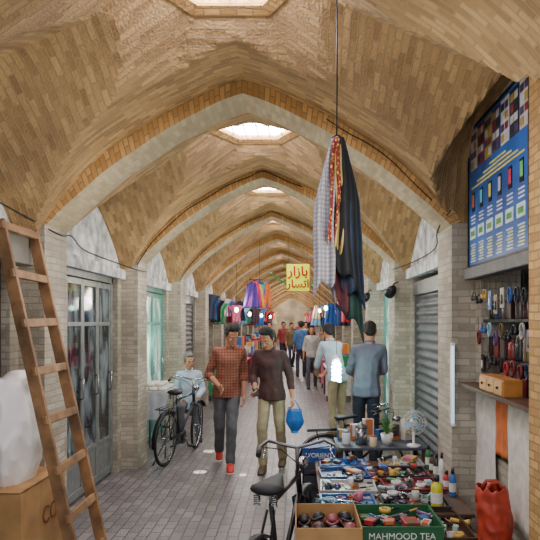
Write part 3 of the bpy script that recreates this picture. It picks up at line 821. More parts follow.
DPAL = [(60,30,30),(30,30,36),(44,56,80),(110,90,60),(26,26,28),(80,70,66),(120,40,40),(150,140,120)]
for lv in (.018,.378,.638,.898):
    for i in range(9):
        y = -.5+i*.125; c = DPAL[pr.randrange(8)]; h = pr.uniform(.10,.2)
        if pr.random() < .5: jar(c, 'small lidded container on the shop shelf', (1.49-.10,3.72+y,.82+lv), .035, h, 'bottle', 'goods on the display shelf', DPAL[pr.randrange(8)])
        else: packet(c, 'upright printed carton on the shop shelf', (1.49-.10,3.72+y,.82+lv), (.07,.08,h), 0, 'goods on the display shelf', DPAL[pr.randrange(8)])
rt = root('wooden_drawer_box', 'small yellow wooden box with drawers on the shop sill', 'drawer box', (1.22,3.62,1.27))
mb = MB(); mb.m(mat('yellow_wood',(180,118,52),.5,noise=.3)); mb.bx(-.05,.06,-.22,.22,0,.10); mb.obj('box_body', rt, bev=.004)
for i in range(3):
    mb = MB(); mb.m(mat('yellow_wood2',(206,150,76),.5,noise=.3)); mb.bx(-.058,-.05,-.21+i*.142,-.08+i*.142,.012,.088); d = mb.obj('drawer', rt, bev=.002)
    mb = MB(); mb.m(METD); mb.ell((-.064,-.145+i*.142,.05),(.008,.008,.008)); mb.obj('knob', d)
mb = MB(); mb.m(WOODD); mb.bx(1.16,1.30,3.0,4.3,1.245,1.27); mb.thing('shop_sill', 'wooden sill board along the shop opening', 'sill')
for rrow, zt_ in enumerate((1.95, 1.72, 1.52)):
    for i in range(11):
        y = 3.05+i*.115; x = 1.24+.03*rrow; c = DPAL[pr.randrange(8)] if pr.random() < .7 else PAL[pr.randrange(NP)]
        k_ = pr.randrange(3); dn_ = pr.uniform(.03,.09)
        if k_ == 0:
            rt = root('cable_coil', 'coiled dark cable hanging in the shop opening', 'cable', (x,y,zt_), group='accessories hanging in the shop opening')
            mb = MB(); mb.m(mat('coil', c, .5)); mb.tube([((i2//12)*.004, .028*math.cos(2*pi*i2/12), -dn_-.04+.045*math.sin(2*pi*i2/12)) for i2 in range(37)], .004, 5); mb.obj('coil', rt)
        elif k_ == 1:
            rt = root('card_pack', 'small carded accessory hanging in the shop opening', 'packet', (x,y,zt_), group='accessories hanging in the shop opening')
            mb = MB(); mb.m(mat('card_pack', c, .5)); mb.bx(-.003,.003,-.032,.032,-dn_-.12,-dn_); mb.m(mat('card_item', (210,210,205) if c[0] < 100 else (40,40,44), .4)); mb.hull([((-.006,0,-dn_-.08),(.006,.016,.02)),((-.006,0,-dn_-.05),(.005,.010,.012))]); mb.obj('card', rt)
        else:
            rt = root('headphones', 'small headphones hanging in the shop opening', 'headphones', (x,y,zt_), group='accessories hanging in the shop opening')
            mb = MB(); mb.m(mat('phones', c, .4)); mb.tube([(0,.035*math.cos(a),-dn_-.02+.035*math.sin(a)) for a in [pi*i2/10 for i2 in range(11)]], .004, 6)
            for sy in (-1,1): mb.hull([((0,sy*.035,-dn_-.03),(.016,.008,.018))])
            mb.obj('headband', rt)
        mb = MB(); mb.m(BLACK); mb.tube([(0,0,0.015),(0,0,-dn_)], .0015, 4); mb.obj('cord', rt)
for i,(c,y,w_,z1,ln) in enumerate((((210,206,198),4.05,.40,1.22,.72),((206,110,56),3.74,.18,1.20,.34),((214,208,196),3.42,.42,1.2,.70))):
    mb = MB(); mb.m(mat('hung_cloth', c, .8, noise=.2, bump=.4))
    mb.sheet(lambda u, v: V((.006*math.sin(u*11+i)+.003*math.sin(v*9+u*3), (u-.5)*w_, -ln*v)), 20, 14)
    mb.thing('hanging_cloth', ('small orange' if i==1 else 'off-white')+' cloth hanging below the shop sill', 'cloth', (1.275,y,z1), solid=.004)

rt = root('plastic_bag', 'crumpled red-orange plastic bag standing on a crate', 'bag', (1.12,3.42,.44))
RP_ = mat('red_plastic',(172,56,36),.55,noise=.4,nscale=12,bump=.4)
mb = MB(); mb.m(RP_)
def redf(u, v):
    a = 2*pi*u; p = V((math.cos(a)*1.1, math.sin(a)*1.1, v*2))
    rr = math.sin(pi*(.24+.54*v))**.35*(.84+.24*(1-abs(mnoise.noise(p*1.6)))+.02*math.sin(a*9+v*10))
    return V((.092*rr*math.cos(a)+.012*math.sin(v*5), .105*rr*math.sin(a), .32*v+.04*mnoise.noise(p*2)*v))
mb.sheet(redf, 60, 30)
mb.lathe([(0,0),(.06,0)],16); mb.obj('bag_body', rt, solid=.003)
for sy in (-.03,.04):
    mb = MB(); mb.m(RP_); mb.tube([(-.05,sy,.30),(-.03,sy,.345),(.02,sy*.6,.35),(.05,sy*.8,.30)], [.016,.010,.010,.016], 6); mb.obj('handle', rt)
def crate(loc, w, l, h, c, label, rot=0):
    rt = root('crate', label, 'crate', loc, (0,0,rot))
    mb = MB(); mb.m(mat('crate_paint', c, .6, noise=.3)); n = max(2,int(h/.1)); sh = h/n
    for i in range(n):
        z0, z1 = i*sh+.008, (i+1)*sh-.006
        mb.bx(-w/2,w/2,-l/2,-l/2+.012,z0,z1); mb.bx(-w/2,w/2,l/2-.012,l/2,z0,z1)
        mb.bx(-w/2,-w/2+.012,-l/2,l/2,z0,z1); mb.bx(w/2-.012,w/2,-l/2,l/2,z0,z1)
    for sx in (-1,1):
        for sy in (-1,1): mb.bx(*sorted((sx*(w/2-.012),sx*(w/2-.04))), *sorted((sy*(l/2-.012),sy*(l/2-.04))), 0, h)
    mb.bx(-w/2+.01,w/2-.01,-l/2+.01,l/2-.01,h-.012,h)
    mb.obj('crate_body', rt); return rt
crate((1.16,3.42,0), .20,.40,.44,(96,70,50),'brown slatted crate under the red bag')

# ------------------------------------------------------------ goods tables
def table(loc, w, l, h, c, label, cloth=None):
    rt = root('stall_table', label, 'table', loc)
    mb = MB(); mb.m(mat('table_top', c, .6, noise=.3)); mb.bx(-w/2,w/2,-l/2,l/2,h-.025,h); mb.obj('table_top', rt, bev=.004)
    for sx in (-1,1):
        for sy in (-1,1):
            mb = MB(); mb.m(WOODD); mb.box((sx*(w/2-.04), sy*(l/2-.04), (h-.025)/2), (.04,.04,h-.025)); mb.obj('leg', rt)
    return rt
table((.66,4.65,0), 1.0, 1.5, .45, (84,64,50), 'low wooden stall table covered with small goods')
table((.78,5.68,0), .84, .50, .56, (70,74,84), 'low table with a fan and a plant')

def tray(loc, w, l, h, c, label, rot=0, group=None):
    rt = root('tray', label, 'tray', loc, (0,0,rot), group)
    mb = MB(); mb.m(mat('tray_plastic', c, .35, noise=.12)); t = .006
    mb.bx(-w/2,w/2,-l/2,l/2,0,t)
    for a in (-1,1):
        mb.bx(*sorted((a*w/2,a*(w/2-t))),-l/2,l/2,t,h); mb.bx(-w/2+t,w/2-t,*sorted((a*l/2,a*(l/2-t))),t,h)
    mb.bx(-w/2-.006,w/2+.006,-l/2-.006,-l/2,h-.008,h); mb.bx(-w/2-.006,w/2+.006,l/2,l/2+.006,h-.008,h)
    mb.bx(-w/2-.006,-w/2,-l/2,l/2,h-.008,h); mb.bx(w/2,w/2+.006,-l/2,l/2,h-.008,h)
    mb.obj('tray_body', rt); return rt
def shoe_item(loc, rot, c, c2, group, sc=1.):
    rt = root('shoe', 'black and coloured slip-on shoe in the open carton', 'shoe', loc, rot, group); rt.scale = (sc,)*3
    mb = MB(); mb.m(mat('sole', c2, .6))
    mb.hull([((0,-.09,.012),(.035,.035,.012)),((0,.08,.012),(.045,.045,.012)),((0,0,.012),(.032,.03,.012))], n=14); mb.obj('sole', rt)
    mb = MB(); mb.m(mat('shoe_upper', c, .5, noise=.2))
    mb.hull([((0,.10,.03),(.038,.03,.02)),((0,.03,.05),(.038,.04,.028)),((0,.0,.045),(.035,.02,.02))], n=14)
    mb.tube([(.036,.0,.04),(.034,-.06,.05),(.0,-.115,.055),(-.034,-.06,.05),(-.036,0,.04)], .010, 8); mb.obj('upper', rt)
def pen(loc, rot, c, group):
    rt = root('pen', 'coloured pen lying with the small goods', 'pen', loc, (pi/2,0,rot), group)
    mb = MB(); mb.m(mat('pen_body', c, .3)); mb.lathe([(0,0),(.002,.002),(.006,.015),(.006,.10),(0,.10)], 10); mb.obj('barrel', rt)
    mb = MB(); mb.m(BLACK); mb.lathe([(.0065,.095),(.0075,.098),(.0075,.145),(0,.148)], 10); mb.tube([(.009,0,.142),(.011,0,.13),(.010,0,.105)],.0015,5); mb.obj('cap', rt)
def scissors(loc, rot, c, group):
    rt = root('scissors', 'pair of scissors with coloured handles', 'scissors', loc, (0,0,rot), group)
    for s in (-1,1):
        mb = MB(); mb.m(CHROME); mb.hull([((s*.012,.12,.004),(.002,.004,.0015)),((0,.0,.004),(.009,.009,.002))],n=8); mb.obj('blade', rt)
        mb = MB(); mb.m(mat('grip_plastic', c, .4)); mb.tube([(-s*.022+.018*math.cos(a), -.055+.026*math.sin(a), .006) for a in [2*pi*i/16 for i in range(16)]], .005, 6, True); mb.tube([(0,0,.006),(-s*.014,-.03,.006)],.005,6); mb.obj('handle', rt)
def torch(loc, rot, c, group):
    rt = root('torch', 'small plastic hand torch', 'torch', loc, (pi/2,0,rot), group)
    mb = MB(); mb.m(mat('torch_body', c, .35)); mb.lathe([(0,0),(.014,0),(.015,.01),(.014,.09),(.024,.115),(.024,.13),(.02,.13),(0,.122)], 16); mb.obj('torch_body', rt)
    mb = MB(); mb.m(CHROME); mb.lathe([(.0,.1235),(.019,.1305),(.0,.1310)],16); mb.obj('lens', rt)
def mug(loc, c, group, r=.035, h=.085):
    rt = root('mug', 'small cup standing among the goods', 'cup', loc, (0,0,R.uniform(0,6)), group)
    mb = MB(); mb.m(mat('mug_c', c, .2, noise=.05)); mb.lathe([(0,0),(r*.8,0),(r,.01),(r,h),(r-.004,h),(r-.004,.012),(0,.01)], 20); mb.obj('cup_body', rt)
    mb = MB(); mb.m(mat('mug_c', c, .2, noise=.05)); mb.tube([(r-.002,0,h*.8),(r+.02,0,h*.75),(r+.024,0,h*.5),(r+.015,0,h*.28),(r-.002,0,h*.22)], .004, 6); mb.obj('handle', rt)
def spray(loc, c, group, h=.2, r=.028):
    rt = root('bottle', 'upright plastic bottle with a cap', 'bottle', loc, (0,0,0), group)
    mb = MB(); mb.m(mat('bottle_c', c, .25, noise=.05)); mb.lathe([(0,0),(r,0),(r*1.03,.01),(r*1.03,h*.62),(r*.9,h*.72),(r*.4,h*.8),(r*.4,h*.84),(0,h*.84)], 20); mb.obj('bottle_body', rt)
    mb = MB(); mb.m(mat('bottle_cap', (40,40,44), .4)); mb.lathe([(0,h*.82),(r*.5,h*.82),(r*.5,h),(0,h)], 16); mb.obj('cap', rt)
    mb = MB(); mb.m(mat('bottle_label', (235,235,230), .4)); mb.lathe([(r*1.045,h*.18),(r*1.045,h*.5)], 20); mb.obj('label', rt)
def toycar(loc, rot, c, group):
    rt = root('toy_car', 'small toy car with black wheels', 'toy car', loc, (0,0,rot), group)
    mb = MB(); mb.m(mat('toy_c', c, .3)); mb.hull([((0,-.045,.02),(.022,.012,.01)),((0,.045,.02),(.022,.012,.01))]); mb.hull([((0,-.02,.038),(.017,.012,.008)),((0,.02,.038),(.017,.012,.008)),((0,0,.02),(.022,.03,.008))]); mb.obj('car_body', rt)
    for sx in (-.022,.022):
        for sy in (-.03,.03): mb = MB(); mb.m(BLACK); mb.lathe([(0,-.004),(.010,-.004),(.010,.004),(0,.004)],12,(sx,sy,.010),RY(pi/2)); mb.obj('wheel', rt)
def tape(loc, c, group):
    mb = MB(); mb.m(mat('tape_c', c, .3)); mb.lathe([(.022,0),(.038,0),(.038,.022),(.022,.022),(.022,0)], 24)
    mb.thing('tape_roll', 'roll of coloured adhesive tape', 'tape', loc, group=group)
def scatter(x0, x1, y0, y1, z, cell, group, rr, fill=1.):
    nx = max(1,int((x1-x0)/cell)); ny = max(1,int((y1-y0)/cell))
    for i in range(nx):
        for j in range(ny):
            if rr.random() > fill: continue
            x = x0+(i+.5)*(x1-x0)/nx+rr.uniform(-.01,.01); y = y0+(j+.5)*(y1-y0)/ny+rr.uniform(-.01,.01)
            c = PAL[rr.randrange(NP)]; k = rr.random(); a = rr.uniform(-1.2,1.2)
            if k < .36: packet(c, 'small bright printed packet lying among the goods', (x,y,z), (cell*rr.uniform(.4,.9),cell*rr.uniform(.6,1.1),rr.uniform(.012,.04)), a*.6, group, PAL[rr.randrange(NP)], (rr.uniform(-.12,.12),rr.uniform(-.12,.12)))
            elif k < .58: pen((x,y+.05,z+.0076), a, c, group)
            elif k < .70: scissors((x,y,z), a*2, c, group)
            elif k < .80: torch((x,y+.05,z+.024), a, c, group)
            elif k < .84: mug((x,y,z), c, group, .026, .06)
            elif k < .89: toycar((x,y,z), a*3, c, group)
            else: tape((x,y,z), c, group)
gr = random.Random(11)
zt = .45
trays = [(.35,4.10,.36,.30,(44,92,160),'blue',.04),(.80,4.12,.44,.32,(50,50,56),'dark grey',-.05),(.38,4.48,.40,.30,(190,190,186),'clear white',-.04),(.86,4.52,.42,.32,(120,50,54),'red',.05),
         (.38,4.88,.38,.32,(50,80,140),'blue',.06),(.84,4.90,.42,.32,(40,42,48),'black',-.03),(.40,5.22,.40,.24,(56,110,180),'light blue',0),(.90,5.22,.36,.24,(160,160,156),'grey',0)]
for (x,y,w,l,c,nm,ra) in trays:
    tray((x,y,zt), w, l, .035, c, nm+' plastic tray of small goods on the stall table', ra, 'trays on the stall table')
    scatter(x-w/2+.01, x+w/2-.01, y-l/2+.01, y+l/2-.01, zt+.006, .078, 'small goods in the trays', gr)
    scatter(x-w/2+.03, x+w/2-.03, y-l/2+.03, y+l/2-.03, zt+.046, .12, 'small goods in the trays', gr, .6)
scatter(.56,.64,4.0,5.35,zt,.085,'loose goods on the stall table', gr)
crate((.60,3.64,0), .44,.44,.42,(110,84,56),'wooden crate carrying the green tray')
gt = tray((.60,3.64,.42), .48, .42, .11, (40,100,64), 'green printed cardboard tray full of packets')
text('MAHMOOD TEA', .052, (0,-.2175,.055), (pi/2,0,0), mat('white_print',(240,240,230),.5), gt, depth=.001)
scatter(.38,.82,3.46,3.82,.426,.09,'packets in the green tray', gr)
scatter(.38,.82,3.46,3.82,.47,.09,'packets in the green tray', gr)
scatter(.38,.82,3.46,3.82,.512,.10,'packets in the green tray', gr, .75)
crate((.945,3.70,0), .18,.50,.40,(64,50,38),'dark wooden display crate')
tray((.945,3.70,.40), .18,.50,.06,(70,46,32),'brown wooden tray of small boxes')
scatter(.87,1.02,3.48,3.92,.406,.07,'small goods in the brown tray', gr)
scatter(.87,1.02,3.48,3.92,.44,.08,'small goods in the brown tray', gr, .7)
crate((.17,3.42,0), .34,.42,.36,(120,92,60),'wooden crate carrying the carton of shoes')
carton('cardboard_box', .36,.44,.24,(.17,3.42,.36),0,'open cardboard carton full of black shoes')
for i in range(4):
    for j in range(2):
        shoe_item((.05+i*.08,3.31+j*.21,.50+.015*(i%2)), (R.uniform(-.1,.15),R.uniform(-.3,.3),R.uniform(-.25,.25)), [(30,28,32),(50,34,34),(26,26,30),(150,70,80)][(i+j)%4], (150,100,90) if i%2 else (44,36,34), 'shoes in the open carton', .85)
mb = MB(); mb.m(CARDD); mb.bx(-.165,.165,-.20,.20,0,.12); mb.thing('carton_packing', 'folded cardboard packing inside the shoe carton', 'packing', (.17,3.42,.37))
rt = carton('cardboard_box', .30,.20,.13,(.20,5.56,.42),0,'blue carton with white lettering', mt=mat('blue_card',(30,74,150),.5), open_=False)
crate((.20,5.56,0), .30,.26,.42,(50,54,66),'dark crate under the blue carton')
text("D'ORIENT", .055, (0,-.1015,.065), (pi/2,0,0), mat('white_print',(240,240,230),.5), rt, depth=.001)
spray((.93,3.995,.46), (206,200,50), 'upright bottles', .22, .038)
for i,(x,y,c,h) in enumerate(((1.115,4.30,(60,110,180),.2),(1.115,4.48,(200,60,60),.14),(1.12,4.64,(230,230,230),.24),(1.115,4.80,(60,60,66),.2),(1.12,4.97,(90,60,40),.16),(1.12,5.12,(60,120,80),.2))):
    spray((x,y,zt), c, 'upright bottles', h, .024)
zu = .56
rt = root('metal_canister', 'brushed metal lidded canister', 'canister', (.60,5.60,zu))
mb = MB(); mb.m(CHROME); mb.lathe([(0,0),(.055,0),(.055,.16),(0,.16)],24); mb.obj('canister_body', rt)
mb = MB(); mb.m(METG); mb.lathe([(.058,.155),(.058,.175),(.02,.19),(.01,.21),(0,.21)],24); mb.obj('lid', rt)
rt = root('potted_plant', 'small green plant in a glass pot', 'plant', (.84,5.60,zu))
mb = MB(); mb.m(WHITE); mb.lathe([(0,0),(.045,0),(.06,.10),(.054,.10),(.045,.02),(0,.02)],20); mb.obj('pot', rt)
mb = MB(); mb.m(mat('leaf_green',(70,130,60),.5,noise=.4))
for i in range(34):
    a = R.uniform(0,2*pi); el = R.uniform(.6,1.4); ln = R.uniform(.10,.20)
    d = V((math.cos(a)*math.cos(el), math.sin(a)*math.cos(el), math.sin(el))); sd = V((-math.sin(a),math.cos(a),0))
    p0 = V((0,0,.09)); p1 = p0+d*ln*.6; p2 = p1+(d+V((0,0,-.5))).normalized()*ln*.4
    v = [mb.bm.verts.new(q) for q in (p0, p1+sd*.010, p2, p1-sd*.010)]; mb.face(v)
mb.obj('leaves', rt)
rt = root('table_fan', 'white table fan with round wire guard', 'fan', (1.07,5.50,.56)); rt.scale = (.82,)*3
mb = MB(); mb.m(WHITE); mb.lathe([(0,0),(.08,0),(.075,.02),(.02,.03),(.014,.04),(.014,.16),(0,.16)],20); mb.obj('base', rt)
mb = MB(); mb.m(WHITE); mb.hull([((0,.02,.27),(.04,.05,.04)),((0,.07,.27),.03)]); mb.tube([(0,.03,.15),(0,.04,.25)],.012); mb.obj('motor', rt)
mb = MB(); mb.m(mat('fan_blue',(150,190,220),.3))
for i in range(3):
    a = 2*pi*i/3; rot = RY(a)
    v = [mb.bm.verts.new(V((0,-.03,.27))+rot@V(q)) for q in ((.01,0,.02),(.05,.012,.05),(.045,.015,.11),(-.03,-.01,.11),(-.02,-.01,.03))]; mb.face(v)
mb.obj('fan_blades', rt, solid=.002)
mb = MB(); mb.m(WHITE)
for rr_ in (.03,.06,.09,.12,.135): mb.tube([(rr_*math.cos(a),-.06+.03*(rr_/.135)**2,.27+rr_*math.sin(a)) for a in [2*pi*i/28 for i in range(28)]], .0025, 4, True)
for i in range(18):
    a = 2*pi*i/18; mb.tube([(.02*math.cos(a),-.06,.27+.02*math.sin(a)),(.135*math.cos(a),-.03,.27+.135*math.sin(a)),(.12*math.cos(a),.02,.27+.12*math.sin(a)),(.04*math.cos(a),.04,.27+.04*math.sin(a))], .0015, 4)
mb.obj('guard', rt)
jar((225,225,230),'white glass jar on the low table',(.46,5.62,zu),.04,.12,'jar',None,(60,120,180))
jar((220,205,170),'cream jar on the low table',(.70,5.5,zu),.035,.10,'jar',None,(200,60,50))
for i in range(6): packet(PAL[(i*5+2)%NP], 'small carton standing on the low table', (.44+.125*i,5.82,zu), (.10,.07,.10+.05*(i%3)), .1*i, 'cartons on the low table', PAL[(i*3+1)%NP])

# ------------------------------------------------------------ lamps
LG = mat('lamp_glow', (170,255,235), .5, noise=.0, emit=30.)
rt = root('hanging_lamp', 'glowing compact fluorescent lamp on a cord over the stall', 'lamp', (.42,6.4,1.05))
mb = MB(); mb.m(LG)
mb.tube([(.040*math.cos(i*.75),.040*math.sin(i*.75),.02+i*.0052) for i in range(38)], .016, 8); mb.obj('bulb', rt)
mb = MB(); mb.m(WHITE); mb.lathe([(0,.22),(.045,.22),(.045,.27),(.02,.30),(0,.30)],18); mb.obj('lamp_socket', rt)
mb = MB(); mb.m(BLACK); mb.tube([(0,0,.29),(0,0,2.1)],.003,6); mb.obj('lamp_cord', rt)
TG = mat('tube_glow', (205,225,245), .5, noise=.0, emit=1.0)
rt = root('fluorescent_lamp', 'vertical white fluorescent tube fixed to the pillar', 'lamp', (1.125,4.325,.95))
mb = MB(); mb.m(TG); mb.tube([(0,0,.02),(0,0,.58)], .010, 10); mb.obj('tube', rt)
mb = MB(); mb.m(WHITE); mb.bx(-.012,.012,.015,.040,0,.60); mb.bx(-.012,.012,-.012,.03,0,.02); mb.bx(-.012,.012,-.012,.03,.58,.60); mb.obj('fixture', rt)
for y, z in ((6.85,2.06),(9.3,2.1),):
    rt = root('spotlight', 'dark metal floodlight bracketed to the pillar', 'lamp', (1.08,y,z))
    mb = MB(); mb.m(METD); mb.lathe([(0,.06),(.03,.06),(.06,0),(.065,-.07),(.058,-.07),(.05,0),(0,.03)],18, rot=RX(.9)@RY(.4)); mb.obj('lamp_housing', rt)
    mb = MB(); mb.m(METD); mb.tube([(0,0,0),(.03,.03,.08),(.08,.04,.1)],.008); mb.obj('bracket', rt)
    mb = MB(); mb.m(mat('lamp_face',(190,240,225),.3,emit=3.)); mb.lathe([(0,-.06),(.05,-.06)],18, rot=RX(.9)@RY(.4)); mb.obj('lamp_lens', rt)
for (x,y,z,c) in ((-1.25,12.4,1.95,(255,240,200)),(.62,12.9,2.0,(190,255,230)),(-1.2,15.2,1.9,(255,230,190)),(.6,16.0,2.0,(210,255,240)),(-1.1,18.6,1.9,(255,240,210)),(.55,19.4,2.05,(255,240,210)),(-1.0,22.4,1.9,(255,240,210))):
    rt = root('hanging_bulb', 'small bright bulb on a cord over a market stall', 'lamp', (x,y,z), group='bulbs over the market stalls')
    mb = MB(); mb.m(mat('bulb_glow', c, .5, noise=0, emit=20.)); mb.ell((0,0,0),(.04,.04,.055),None,12); mb.obj('bulb', rt)
    mb = MB(); mb.m(BLACK); mb.tube([(0,0,.05),(0,0,.95)], .004, 5); mb.obj('cord', rt)

rt = root('side_table', 'small table with a pale cloth in front of the shop window', 'table', (-1.81,7.78,0))
mb = MB(); mb.m(mat('pale_cloth',(180,190,196),.7,noise=.15)); mb.bx(-.19,.19,-.3,.3,.80,.83); mb.sheet(lambda u,v: V((-.19+.38*u,-.302+.008*math.sin(u*20),.83-.35*v)),20,6); mb.obj('table_top', rt)
for sx in (-1,1):
    for sy in (-1,1): mb = MB(); mb.m(METG); mb.tube([(sx*.16,sy*.26,0),(sx*.16,sy*.26,.80)],.012); mb.obj('leg', rt)
for lv in range(2):
    for i in range(4-lv):
        for j in range(3-lv):
            mb = MB(); mb.m(mat('bun_white',(236,230,218),.6,noise=.15,bump=.3)); mb.hull([((-.028,0,.025),(.028,.045,.025)),((.028,0,.027),(.028,.045,.026))])
            mb.thing('bread_roll', 'pale bundled roll stacked on the side table', 'roll', (-1.93+j*.12+.06*lv,7.56+i*.14+.07*lv,.83+.048*lv), group='pale rolls on the side table')
rt = root('stool', 'plain metal stool under the seated man', 'stool', (-1.62,9.0,0))
mb = MB(); mb.m(WOODD); mb.lathe([(0,.355),(.17,.355),(.17,.38),(0,.38)],20); mb.obj('seat', rt)
for a in (0.8,2.4,3.9,5.5): mb = MB(); mb.m(METG); mb.tube([(.12*math.cos(a),.12*math.sin(a),.355),(.16*math.cos(a),.16*math.sin(a),0)],.01); mb.obj('leg', rt)

# ------------------------------------------------------------ far market
def garment(loc, rot, c, label, group, kind=0, sc=1.):
    rt = root('garment', label, 'garment', loc, (0,0,rot), group)
    mb = MB(); mb.m(mat('garment', c, .8, noise=.25, bump=.3))
    def f(u, v):
        hw = .15 if kind == 0 else .10
        w_ = hw+.10*(kind == 1)*v+(.13*max(0,1-v*3.2) if kind == 0 else 0)
        return V(((u-.5)*2*w_*sc, .02*math.sin(u*16+v*3), (-.62*v-.10*abs(u-.5)*(1-v))*sc))
    mb.sheet(f, 14, 12); mb.obj('garment_body', rt, solid=.006)
    mb = MB(); mb.m(METD); mb.tube([(-.12*sc,0,-.06),(0,0,.0),(.12*sc,0,-.06)],.005,5); mb.obj('hanger', rt)
GP = [(210,44,54),(240,196,60),(54,110,196),(70,50,60),(230,230,226),(226,120,156),(60,156,106),(240,134,60),(236,220,176),(120,170,206),(150,40,60),(50,60,90)]
NG = len(GP)
fr = random.Random(5)
for k in range(3, 12):
    ya, yb = bay(k)
    for side in (-1,1):
        for i in range(4):
            y = ya+.1+(yb-ya-.2)*i/3
            for row in range(3 if k > 4 else 2 if k > 3 else 1):
                x = (XL+.16+row*.32) if side < 0 else (XR-.16-row*.28)
                if fr.random() < .12: continue
                garment((x, y, 2.15+.2*fr.random()-.05*row), fr.uniform(-.4,.4), GP[fr.randrange(NG)], 'bright coloured garment hanging at a shop front', 'garments hanging along the shop fronts', fr.randrange(2), fr.uniform(.6,.95))
    for side in (-1,1):
        x = (XL+.42) if side < 0 else (XR-.38)
        rt = root('stall_table', 'market stall table with a coloured cloth', 'table', (x,(ya+yb)/2,0))
        mb = MB(); mb.m(mat('stall_cloth', GP[fr.randrange(NG)], .8)); mb.bx(-.30,.30,-.7,.7,.68,.72); mb.sheet(lambda u,v: V((-.31+.62*u, -.702+.01*math.sin(u*20), .72-.6*v)),16,4); mb.obj('table_top', rt)
        for sx in (-1,1):
            for sy in (-1,1): mb = MB(); mb.m(WOODD); mb.box((sx*.27,sy*.66,.34),(.04,.04,.68)); mb.obj('leg', rt)
        if k < 9:
            for i in range(4):
                for j in range(2):
                    packet(GP[fr.randrange(NG)], 'coloured box of goods on a market stall', (x-.14+.28*j,(ya+yb)/2-.52+i*.34,.72), (.24,.24,fr.uniform(.10,.4)+.15*(j if side > 0 else 1-j)), 0, 'boxes on the market stalls', GP[fr.randrange(NG)])
for i in range(7):
    garment((-.90+i*.05, 11.9+.05*i, 2.50+.03*(i%2)), .2*i, [(90,60,150),(230,60,120),(244,204,60),(60,80,190),(226,60,60),(80,180,160),(244,120,50)][i], 'bright garment in the bundle hung over the lane', 'bundle of garments hung over the lane', 1, .85)
mb = MB(); mb.m(METD); mb.tube([(-.94,11.82,2.53),(-.55,12.25,2.56)],.01); mb.tube([(-.75,12.0,2.55),(-.75,12.0,3.3)],.004); mb.thing('hanging_rail', 'thin metal rail hung from the vault', 'rail')
mb = MB(); mb.m(mat('green_garland',(80,160,70),.6))
for i in range(16):
    t = i/15; mb.ell((-.55+1.2*t, 12.6, 2.70-.25*math.sin(pi*t)), (.04,.04,.04), n=8)
mb.tube([(-.55+1.2*i/15, 12.6, 2.70-.25*math.sin(pi*i/15)) for i in range(16)], .004, 4)
o = mb.thing('garland', 'green garland strung across the lane', 'garland'); o['kind'] = 'stuff'
rt = root('shop_sign', 'yellow hanging sign with red script lettering', 'sign', (.02,11.6,2.30))
mb = MB(); mb.m(mat('sign_yellow',(222,228,0),.6,noise=.0,emit=.5)); mb.bx(-.22,.22,-.02,.02,0,.52); mb.obj('sign_panel', rt, bev=.005)  # emission added to make the yellow vivid, the panel is no lamp
for x in (-.18,.18): mb = MB(); mb.m(METD); mb.tube([(x,0,.52),(x,0,1.1)],.003,5); mb.obj('wire', rt)
RP = mat('red_print',(170,4,8),.6,noise=0)
text('\uFEAD\uFE8D\uFEAF\uFE8E\uFE91', .25, (0,-.030,.37), (pi/2,0,0), RP, rt, depth=.008, bold=.006)
text('\uFEAD\uFE8E\uFEB4\uFE97\uFE8D', .21, (0,-.030,.13), (pi/2,0,0), RP, rt, depth=.008, bold=.006)

def cable(pts, r, label, name='cable'):
    mb = MB(); mb.m(BLACK)
    P = [V(p) for p in pts]; out = []
    for i in range(len(P)-1):
        p0, p1, p2, p3 = P[max(i-1,0)], P[i], P[i+1], P[min(i+2,len(P)-1)]
        for q in range(6):
            t = q/6; out.append(.5*((2*p1)+(-p0+p2)*t+(2*p0-5*p1+4*p2-p3)*t*t+(-p0+3*p1-3*p2+p3)*t**3))
    out.append(P[-1]); mb.tube(out, r, 6)
    mb.thing(name, label, 'cable')
for k, a0, a1, r in ((0,4,10,.004),(1,-10,4,.006),(2,-10,10,.006)):
    yb = Y0+S*k-.215
    pts = []
    for i in range(a0, a1):
        t = i/10; sd = -1 if i < 0 else 1; pts.append((xt(abs(t)*.99,sd), yb, Ts(t)-.03-.008*(i%3)))
    cable(pts, r, 'black electric cable running along the arch rib')
cable([(-2.0,3.0,2.52),(-1.96,3.7,2.50),(-1.88,4.3,2.42),(-1.80,4.58,2.36),(-1.84,4.9,2.4),(-1.95,5.5,2.36),(-1.95,6.4,2.34),(-1.84,6.9,2.3),(-1.80,7.2,2.3)], .006, 'black cable sagging along the shop fronts')
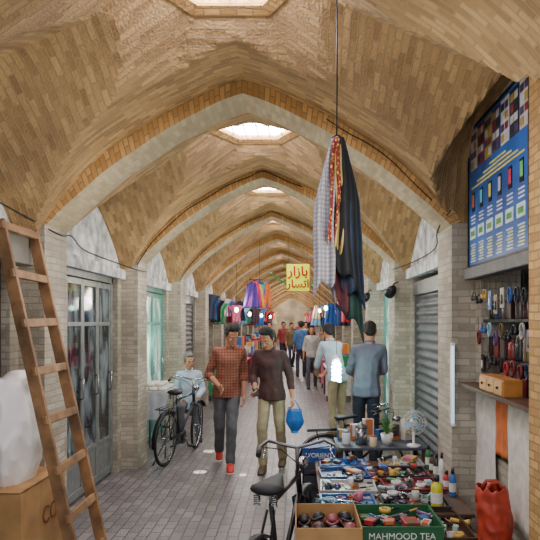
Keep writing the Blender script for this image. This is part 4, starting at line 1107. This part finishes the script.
cable([(1.10,4.3,2.5),(1.10,4.7,2.42),(1.22,5.3,2.35),(1.22,6.2,2.33),(1.10,6.85,2.3)], .006, 'black cable along the shop wall')

# ------------------------------------------------------------ light
w = bpy.data.worlds.new('World'); scene.world = w; w.use_nodes = True
w.node_tree.nodes['Background'].inputs[0].default_value = (.90,.95,1,1); w.node_tree.nodes['Background'].inputs[1].default_value = 1.3
def point(loc, e, c, r=.12):
    l = bpy.data.lights.new('fill_and_lamp_light', 'POINT'); l.energy = e; l.color = c; l.shadow_soft_size = r
    o = bpy.data.objects.new('fill_and_lamp_light', l); COL.objects.link(o); o.location = loc; return o
for k in range(-1, 8):  # added fill lights under the vault, no lamps hang at these spots
    ym = Y0+S*k+S/2
    e = 20 if k < 1 else 21
    point((XC-.7, ym+.9, 2.1), e, (1,.94,.83), .15)
    point((XC+.7, ym-.8, 2.1), e*.8, (1,.94,.83), .15)
point((.42,6.3,1.2), 12, (.8,1,.95), .05)
point((1.0,8.6,1.7), 16, (.78,1,.93), .1)
point((-1.9,8.6,1.4), 7, (.8,1,.9), .1)
for y in (26,30,34,38,42,46): point((-.4,y,2.4), 90, (1,.95,.86), .2)  # more added fill, brightens the far lane without visible lamps
def spot(loc, tgt, e, ang):
    l = bpy.data.lights.new('sun_shaft', 'SPOT'); l.energy = e; l.spot_size = ang; l.spot_blend = .3; l.shadow_soft_size = .01; l.color = (1,.96,.88)
    o = bpy.data.objects.new('sun_shaft', l); COL.objects.link(o); o.location = loc
    o.rotation_euler = (V(tgt)-V(loc)).to_track_quat('-Z','Y').to_euler()
spot((-.75,6.0,3.35), (-1.10,6.80,0), 4000, .045)
spot((-.55,6.0,3.40), (-.60,6.66,0), 3600, .03)
spot((-.55,8.42,3.5), (-1.15,7.9,0), 3000, .05)

cam = bpy.data.cameras.new('camera'); co = bpy.data.objects.new('camera', cam); COL.objects.link(co)
co.location = (0,0,1.7); co.rotation_euler = (pi/2,0,0)
cam.lens = 40; cam.sensor_width = 36; cam.shift_x = -.05; cam.shift_y = .0963; cam.clip_start = .05
scene.camera = co
